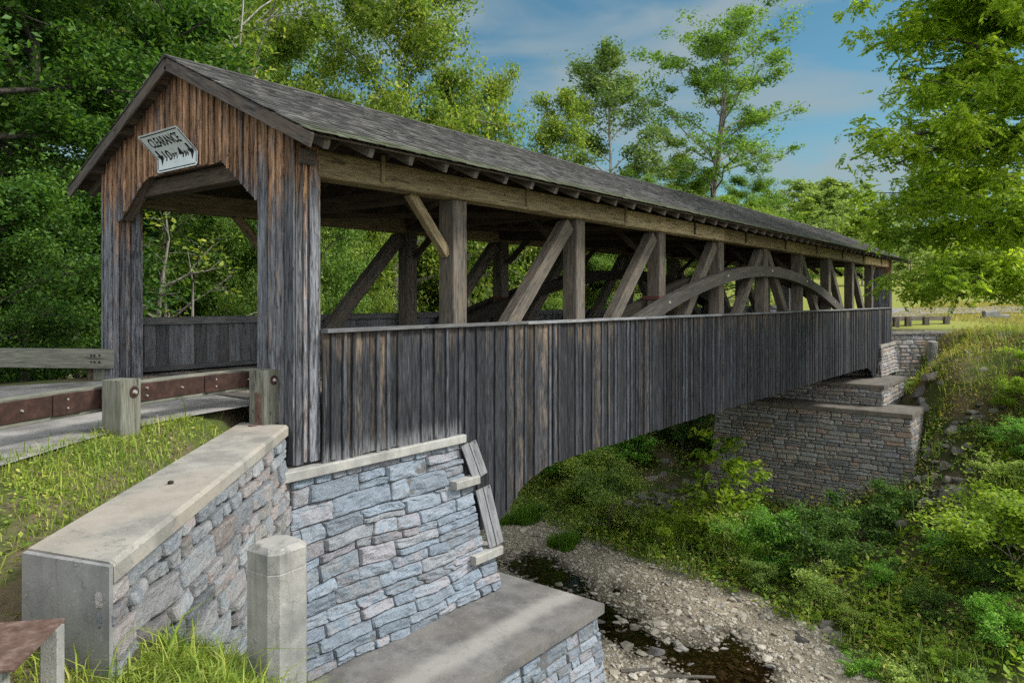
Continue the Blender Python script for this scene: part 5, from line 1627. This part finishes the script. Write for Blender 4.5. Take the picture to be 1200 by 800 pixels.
for k, (px, py, h, key, lf) in enumerate(((1040, 690, 1.5, 'shrub_b', 'leaf_shrub'), (1085, 720, 1.6, 'shrub', 'leaf_shrub'), (1050, 755, 1.3, 'shrub_b', 'leaf_olive'), (1000, 735, 1.2, 'shrub', 'leaf_shrub'), (1120, 660, 1.7, 'shrub_b', 'leaf_shrub'), (1160, 700, 2.0, 'shrub_big', 'leaf_dark'), (1110, 790, 1.4, 'shrub', 'leaf_shrub'), (1060, 805, 1.2, 'shrub_b', 'leaf_shrub'), (1175, 760, 2.2, 'shrub_big', 'leaf_dark'), (1190, 640, 2.2, 'shrub_big', 'leaf_shrub'), (1150, 610, 1.4, 'shrub_b', 'leaf_olive'), (1180, 570, 1.8, 'shrub_b', 'leaf_shrub'), (1200, 530, 2.0, 'shrub_big', 'leaf_shrub'), (1165, 520, 1.2, 'shrub_b', 'leaf_olive'), (1200, 480, 2.2, 'shrub_big', 'leaf_olive'), (1225, 440, 2.4, 'shrub_big', 'leaf_walnut'), (1010, 790, 1.0, 'shrub_b', 'leaf_olive'), (1150, 830, 1.5, 'shrub', 'leaf_shrub'))):
    shrub_at(key, px, py, h * .62, 'green leafy undergrowth shrub on the slope right of the far abutment', ['leaf_shrub', 'leaf_olive', 'leaf_lime', 'leaf_mid'][(k * 3) % 4] if k % 5 else lf, k * 1.3, G4, 1.2)
def leafy_branch_shrub():
    pass
shrub_at('shrub_big', 1195, 690, 3.0, 'lime green young tree reaching in from the right edge', 'leaf_lime', 1.0, None, 1.1, 'young_tree')

# ------------------------------------------------------------------ ground cover, grass, stones
ROCKS = [(745, 580), (758, 583), (772, 585), (786, 586), (738, 590), (752, 594), (770, 596), (765, 560), (778, 556), (790, 572), (803, 565), (815, 566), (780, 540), (742, 603), (800, 585), (735, 575), (760, 572), (775, 570)]
ROCKS2 = [(1052, 447), (1063, 452), (1078, 461), (1096, 441), (1084, 478), (1133, 413), (1118, 505), (1135, 522), (1122, 528), (1100, 520), (1108, 545), (1096, 560), (1125, 575), (1112, 590), (1132, 605), (1098, 610), (1085, 590), (1090, 640), (1146, 488), (1105, 630), (1083, 560), (1088, 535), (1112, 562), (1120, 615), (975, 745)]
RP = np.array([hit(*q)[0][:2] for q in ROCKS + ROCKS2[::2]])
def clear(x, y, rad=.52):
    d2 = ((x[:, None] - RP[None, :, 0]) ** 2 + (y[:, None] - RP[None, :, 1]) ** 2).min(1)
    return d2 > rad * rad
def scatter(n, x0, x1, y0, y1, seed, ok):
    r = np.random.RandomState(seed)
    x = r.uniform(x0, x1, n); y = r.uniform(y0, y1, n)
    k = ok(x, y)
    return x[k], y[k], r
def in_view(x, y, m_=.30):
    d = (x - CAM[0]) * FW[0] + (y - CAM[1]) * FW[1]; u = ((x - CAM[0]) * RT[0] + (y - CAM[1]) * RT[1]) / np.maximum(d, .1)
    return (d > 1) & (np.abs(u) < .70 + m_)

def grass_mesh(name, x, y, seed, h, w_, mat, lean=.45, hv=.4, zoff=-.02):
    r = np.random.RandomState(seed)
    n = len(x)
    z = ground(x, y) + zoff
    az = r.uniform(0, 6.28, n)
    hh = h * np.exp(r.normal(0, hv, n))
    d = np.stack([np.cos(az), np.sin(az), 0 * az], 1); s_ = np.stack([-np.sin(az + r.normal(0, .4, n)), np.cos(az), 0 * az], 1)
    ln = (np.abs(r.normal(lean, lean * .6, n)) * hh)[:, None]
    p0 = np.stack([x, y, z], 1)
    up = np.array((0, 0, 1.0))
    p1 = p0 + up * (hh * .6)[:, None] + d * ln * .30
    p2 = p0 + up * (hh * np.clip(1.0 - .25 * ln[:, 0] / hh, .4, 1))[:, None] + d * ln
    ww = (w_ * r.uniform(.6, 1.4, n))[:, None] * .5
    V = np.stack([p0 - s_ * ww, p0 + s_ * ww, p1 + s_ * ww * .8, p1 - s_ * ww * .8, p2 + s_ * ww * .12, p2 - s_ * ww * .12], 1).reshape(-1, 3)
    b_ = np.arange(n)[:, None] * 6
    F = np.concatenate([b_ + np.array((0, 1, 2, 3)), b_ + np.array((3, 2, 4, 5))], 0)
    return tag(link(name, mesh_np(name, V, F, smooth=True), mat), 'short green grass growing on the verge and slopes', 'grass', None, 'stuff')

def on_road(x, y):
    return (x < 0.3) & (y > road_edge_y(x) + .12) & (y < 6.5)
PN = Waves(55, .8, 4, 7)
def verge(x, y):
    q = (x - A0[0]) * AN[0] + (y - A0[1]) * AN[1]; s_ = (x - A0[0]) * AD[0] + (y - A0[1]) * AD[1]
    wall = (q > -.60 + .10 * PN(x * 3, y * 3)) & (q < .1) & (s_ < Lw + .03 + .5 * np.minimum(q, 0)) & (s_ > -.4)
    low = (q >= .1) & (s_ < 3.0)
    return in_view(x, y) & ~on_road(x, y) & ~wall & ~low & (y < 1.2) & (x < .15) & ~((x > -.12) & (y > -.05))
x, y, r = scatter(170000, -8.0, .2, -7.2, 1.0, 3001, verge)
patch = PN(x * 1.9, y * 1.9) + r.normal(0, .30, len(x)) > -.62
grass_mesh('grass', x[patch], y[patch], 3002, .058, .008, M['grass'], .75, .5)
x, y, r = scatter(30000, -5.0, -1.8, -5.6, -2.3, 3003, lambda x, y: verge(x, y) & ((x - A1[0]) * AD[0] + (y - A1[1]) * AD[1] > -1.9) & ((x - A0[0]) * AN[0] + (y - A0[1]) * AN[1] > .08))
grass_mesh('grass', x, y, 3004, .105, .009, M['grass'], .9, .4)
x, y, r = scatter(420, -4.4, -2.9, -4.2, -2.9, 3005, verge)
grass_mesh('grass', x, y, 3006, .22, .009, M['grass'], .8, .3)
# broad little weeds between the blades
x, y, r = scatter(36000, -8.0, .2, -7.2, 1.0, 3007, verge)
k = PN(x * 1.3 + 4, y * 1.3) > -.1
C = np.stack([x, y, ground(x, y) + np.abs(r.normal(0, .035, len(x)))], 1)[k]
tag(link('weeds', leaves_mesh('weeds', C, .035, 3008, .6, .6, 0), M['grass']), 'small broad leaved weeds in the verge grass', 'weeds', None, 'stuff')
# far bank carpet
def bankok(x, y):
    return in_view(x, y) & (x > stream_right(y) + .15) & ~((x > FX - .3) & (y > -2.45) & (x < 35.2) & (y < 8) & ((ground(x, y) < -3.05) | (y > -.3))) & ~((x > 35) & (y > -(x - 34.9) * .95) & (y < 12))
BW = Waves(66, .5, 3, 7)
x, y, r = scatter(190000, 9, 42, -16, 16, 3011, bankok)
dry = (ground(x, y) > -3.6) & (y < -1.5)
cl = clear(x, y) | (r.rand(len(x)) < .06)
k = (BW(x, y) > -.55 + .3 * r.rand(len(x))) & ~dry & cl
h_ = np.abs(r.normal(0, .20, len(x))) * (1 + .8 * np.clip(BW(x * .7 + 9, y * .7), 0, 1))
C = np.stack([x, y, ground(x, y) + h_ + .01], 1)
tag(link('ground_cover', leaves_mesh('ground_cover', C[k], .125, 3012, .55, .5, .1), M['ground_leaf']), 'low leafy green plants carpeting the stream banks', 'ground cover', None, 'stuff')
k2 = dry & cl & (BW(x * 1.4, y * 1.4) > -.35)
tag(link('ground_cover', leaves_mesh('ground_cover', C[k2] - np.array((0, 0, .1)) * np.minimum(1, h_[k2] / .2)[:, None], .10, 3013, .4, .5, .1), M['dry_leaf']), 'dry yellow green plants on the upper slope beside the far wing wall', 'ground cover', None, 'stuff')
x, y, r = scatter(60000, 9, 42, -14, 14, 3014, bankok)
k = (BW(x * .8 + 3, y * .8) > .05) & clear(x, y)
grass_mesh('grass', x[k], y[k], 3015, .38, .018, M['grass'], .5, .35)
x, y, r = scatter(26000, 9, 36, -14, 8, 3021, bankok)
k = (BW(x * 1.1 + 7, y * 1.1) > -.05) & clear(x, y) & (ground(x, y) < -3.2)
hh = r.uniform(.05, .75, k.sum()) * (.6 + .5 * np.clip(BW(x[k] * .6, y[k] * .6 + 5), -.6, 1))
tag(link('weeds', leaves_mesh('weeds', np.stack([x[k], y[k], ground(x[k], y[k]) + np.abs(hh)], 1), .20, 3022, .5, .7, .5), M['leaf_lime']), 'tall broad leaved weeds along the stream banks', 'weeds', None, 'stuff')
x, y, r = scatter(9000, 9, 34, -12, 6, 3023, bankok)
k = (BW(x * 1.6 + 17, y * 1.6) > .25) & clear(x, y) & (ground(x, y) < -4.5)
grass_mesh('grass', x[k], y[k], 3024, .75, .02, M['leaf_olive'], .4, .3)
x, y, r = scatter(60000, 35.5, 62, -22, 2, 3016, lambda x, y: in_view(x, y) & (ground(x, y) > -1.2) & ~((x > 34) & (y > -(x - 34.9) * .95) & (x < 44)))
grass_mesh('grass', x, y, 3017, .14, .03, M['dry_leaf'], .5, .35)
# tufts on the gravel bar
for k, (px, py, rad, lab) in enumerate(((608, 612, .75, 'left tuft of bright green grass on the gravel beneath the siding'), (622, 608, .55, 'smaller tuft of bright green grass touching the left tuft'), (662, 640, .62, 'isolated tuft of bright green grass out on the gravel bar'))):
    c, d = hit(px, py)
    r = np.random.RandomState(3100 + k)
    a = r.uniform(0, 6.28, 2200); q = rad * np.sqrt(r.rand(2200)) * (.8 + .25 * np.sin(a * 3 + k))
    x = c[0] + np.cos(a) * q * 1.3; y = c[1] + np.sin(a) * q
    o = grass_mesh('grass_tuft', x, y, 3110 + k, .42, .016, M['grass_deep'], .55, .3)
    del o['kind']; tag(o, lab, 'grass tuft')

# stones
def ico(sub):
    bm = bmesh.new(); bmesh.ops.create_icosphere(bm, subdivisions=sub, radius=1)
    V = np.array([v.co[:] for v in bm.verts]); F = np.array([[v.index for v in f.verts] for f in bm.faces]); bm.free()
    return V, F
I1, F1 = ico(1); I3, F3_ = ico(3); I2, F2_ = ico(2)
def rocks_mesh(name, x, y, size, seed, flat=.4, emb=.3, mat=None, zf=ground):
    r = np.random.RandomState(seed); n = len(x)
    nv = len(I1)
    sz = size * np.exp(r.normal(0, .45, n))
    sc = np.stack([sz, sz * r.uniform(.55, 1, n), sz * flat * r.uniform(.5, 1.3, n)], 1)
    az = r.uniform(0, 6.28, n); c, s_ = np.cos(az), np.sin(az)
    P = I1[None] * (1 + r.normal(0, .16, (n, nv, 1))) + r.normal(0, .06, (n, nv, 3))
    P = P * sc[:, None]
    tl = r.normal(0, .15, (n, 2))
    P[..., 2] += P[..., 0] * tl[:, :1] + P[..., 1] * tl[:, 1:]
    V = np.stack([P[..., 0] * c[:, None] - P[..., 1] * s_[:, None], P[..., 0] * s_[:, None] + P[..., 1] * c[:, None], P[..., 2]], -1)
    V += np.stack([x, y, zf(x, y) + sc[:, 2] * emb], 1)[:, None]
    F = (F1[None] + (np.arange(n) * nv)[:, None, None]).reshape(-1, 3)
    return mesh_np(name, V.reshape(-1, 3), None, F)
def bedok(x, y): return in_view(x, y) & (x < stream_right(y) + .9 + .4 * BW(x, y)) & (x > 4.4)
x, y, r = scatter(60000, 4, 23, -9, 18, 3201, bedok)
tag(link('gravel', rocks_mesh('gravel', x, y, .038, 3202, .42, .25), M['pebble']), 'pale pebbles and shingle of the stream bed', 'gravel', None, 'stuff')
rr_ = np.random.RandomState(3251)
ii = rr_.randint(0, len(RP), 260)
xx, yy2 = (RP[ii] + rr_.normal(0, .55, (260, 2))).T
ok_ = (yy2 < -2.6) | (xx < 25.5)
tag(link('rubble', rocks_mesh('rubble', xx[ok_], yy2[ok_], .16, 3252, .55, .35), M['rubble']), 'broken grey stones between the bigger rocks on the banks', 'rubble', None, 'stuff')
x, y, r = scatter(2600, 6, 21, -9, 12, 3203, bedok)
k = r.rand(len(x)) < np.interp(y, [-9, 2, 5, 12], [1, 1, .35, .15])
tag(link('gravel', rocks_mesh('gravel', x[k], y[k], .098, 3204, .35, .3), M['pebble']), 'flat grey cobbles of the stream bed', 'gravel', None, 'stuff')

def boulder(px, py, wpx, label, seed, flat=.5, group=None, long=.7, mat='rock', rot=None):
    c, d = hit(px, py)
    if float(ground(c[0], c[1])) - c[2] > .4: c = c - np.array((FW[0], FW[1], 0)) * .6; c[2] = float(ground(c[0], c[1]))
    r = np.random.RandomState(seed)
    a = wpx / 856 * d / 2
    wv = Waves(seed, .9, 4.5, 9, dim=3, gain=.8)
    P = I3 * (1 + .24 * wv(*(I3 * 1.5).T))[:, None]
    for _ in range(13):                       # cleave flat facets
        nn = r.normal(size=3); nn[2] = abs(nn[2]) * .8; nn /= np.linalg.norm(nn)
        h = P @ nn; lim = r.uniform(.45, .75) * h.max()
        P = P - nn * np.maximum(h - lim, 0)[:, None] * .95
    P = P + .015 * r.normal(size=P.shape)
    P = P * np.array((a, a * long, a * flat))
    az = math.atan2(RT[1], RT[0]) + (r.uniform(-.5, .5) if rot is None else rot)
    R_ = np.array(((math.cos(az), -math.sin(az), 0), (math.sin(az), math.cos(az), 0), (0, 0, 1)))
    P = P @ R_.T
    z0 = P[:, 2].max() * .35
    o = link('boulder', mesh_np('boulder', P, None, F3_, smooth=False), M[mat])
    o.location = (c[0], c[1], float(ground(c[0], c[1])) + z0)
    return tag(o, label, 'rock', group)
BL = [(771, 766, 30, 'pale boulder with a flat face sitting in the dark pool', .55), (808, 780, 18, 'small grey stone in the dark pool right of the pale boulder', .5), (803, 728, 20, 'whitish boulder on the shingle above the dark pool', .5),
      (870, 747, 28, 'broad grey boulder on the shingle right of centre', .5), (862, 704, 18, 'grey blue boulder on the bank edge above the shingle', .6), (893, 725, 16, 'dark rounded boulder near the grassy bank edge', .6),
      (735, 742, 38, 'long flat pale slab at the upper edge of the dark pool', .2), (875, 785, 24, 'flat grey boulder low in the stream at the bottom edge', .35), (970, 734, 32, 'upright reddish grey slab against the green bank', .9),
      (975, 762, 14, 'small brown boulder below the upright slab', .6), (920, 722, 16, 'grey boulder with a light top left of the upright slab', .6), (700, 640, 14, 'standing dark stone at the foot of the largest olive shrub', 1.1),
      (718, 642, 16, 'round dark stone right of the standing stone', .7), (751, 654, 15, 'reddish boulder at the edge of the lime green weeds', .6), (800, 672, 34, 'long pale ledge of rock at the top of the shingle', .18), (838, 680, 30, 'second long pale ledge of rock right of the first one', .18)]
for k, (px, py, wp_, lab, fl) in enumerate(BL):
    boulder(px, py, wp_, lab, 3300 + k, fl)
for k, (px, py, wp_) in enumerate(((745, 580, 18), (758, 583, 16), (772, 585, 16), (786, 586, 15), (738, 590, 15), (752, 594, 15), (770, 596, 14), (765, 560, 16), (778, 556, 14), (790, 572, 17), (803, 565, 16), (815, 566, 14), (780, 540, 14), (742, 603, 14), (800, 585, 14))):
    boulder(px, py, wp_ * 1.25, 'grey rock in the rubble beneath the bridge beside the far abutment', 3400 + k, .55, 'rubble rocks beneath the bridge')
BK = [(1052, 447, 22), (1063, 452, 20), (1078, 461, 24), (1075, 456, 16), (1082, 470, 16), (1096, 441, 24), (1084, 478, 24), (1085, 487, 16), (1066, 438, 14), (1104, 449, 12), (1133, 413, 10), (1100, 455, 14), (1118, 505, 22), (1135, 522, 18), (1122, 528, 26), (1100, 520, 20), (1108, 545, 22), (1096, 560, 18), (1125, 575, 24), (1112, 590, 20), (1132, 605, 26), (1098, 610, 20), (1085, 590, 22), (1090, 640, 18), (1146, 488, 18), (1152, 433, 14), (1105, 630, 18), (1148, 560, 16), (1083, 560, 18), (1088, 535, 18), (1112, 562, 18), (1120, 615, 20), (1104, 575, 16), (1140, 592, 18)]
for k, (px, py, wp_) in enumerate(BK):
    c_ = hit(px, py)[0]
    if c_[2] > -.9 or float(ground(c_[0], c_[1])) - c_[2] > .4 or k % 4 == 3: continue
    boulder(px, py, wp_ * 1.25, 'rough grey rock tumbled on the slope right of the far abutment', 3500 + k, .6, 'rocks tumbled down the bank')
# dark crumb of stone on the coping
P = I1 * (1 + np.random.RandomState(4).normal(0, .15, (len(I1), 1))) * np.array((.028, .022, .02))
o = link('small_stone', mesh_np('small_stone', P, None, F1), M['bark_dark']); c = at(200, 567, 1.57 * 856 / (567 - 351)); o.location = (c[0], c[1], -.235)
tag(o, 'small dark stone lying on the tan coping of the near wing wall', 'stone')
for k, (px, py, L_, lab, rot) in enumerate(((748, 787, .95, 'pale driftwood stick in the water at the bottom edge', .15), (800, 795, 1.7, 'long weathered plank lying in the stream at the bottom edge', -.02))):
    c, d = hit(px, py); dr = RT * math.cos(rot) + FW * math.sin(rot)
    b = MB(3600 + k); a = np.array((c[0], c[1], c[2] + .06))
    b.beam(a - dr * L_ / 2, a + dr * L_ / 2, .13, .07, bev=.02, seg=4, jit=.008, taper=.7)
    tag(b.build('driftwood', M['log']), lab, 'driftwood')
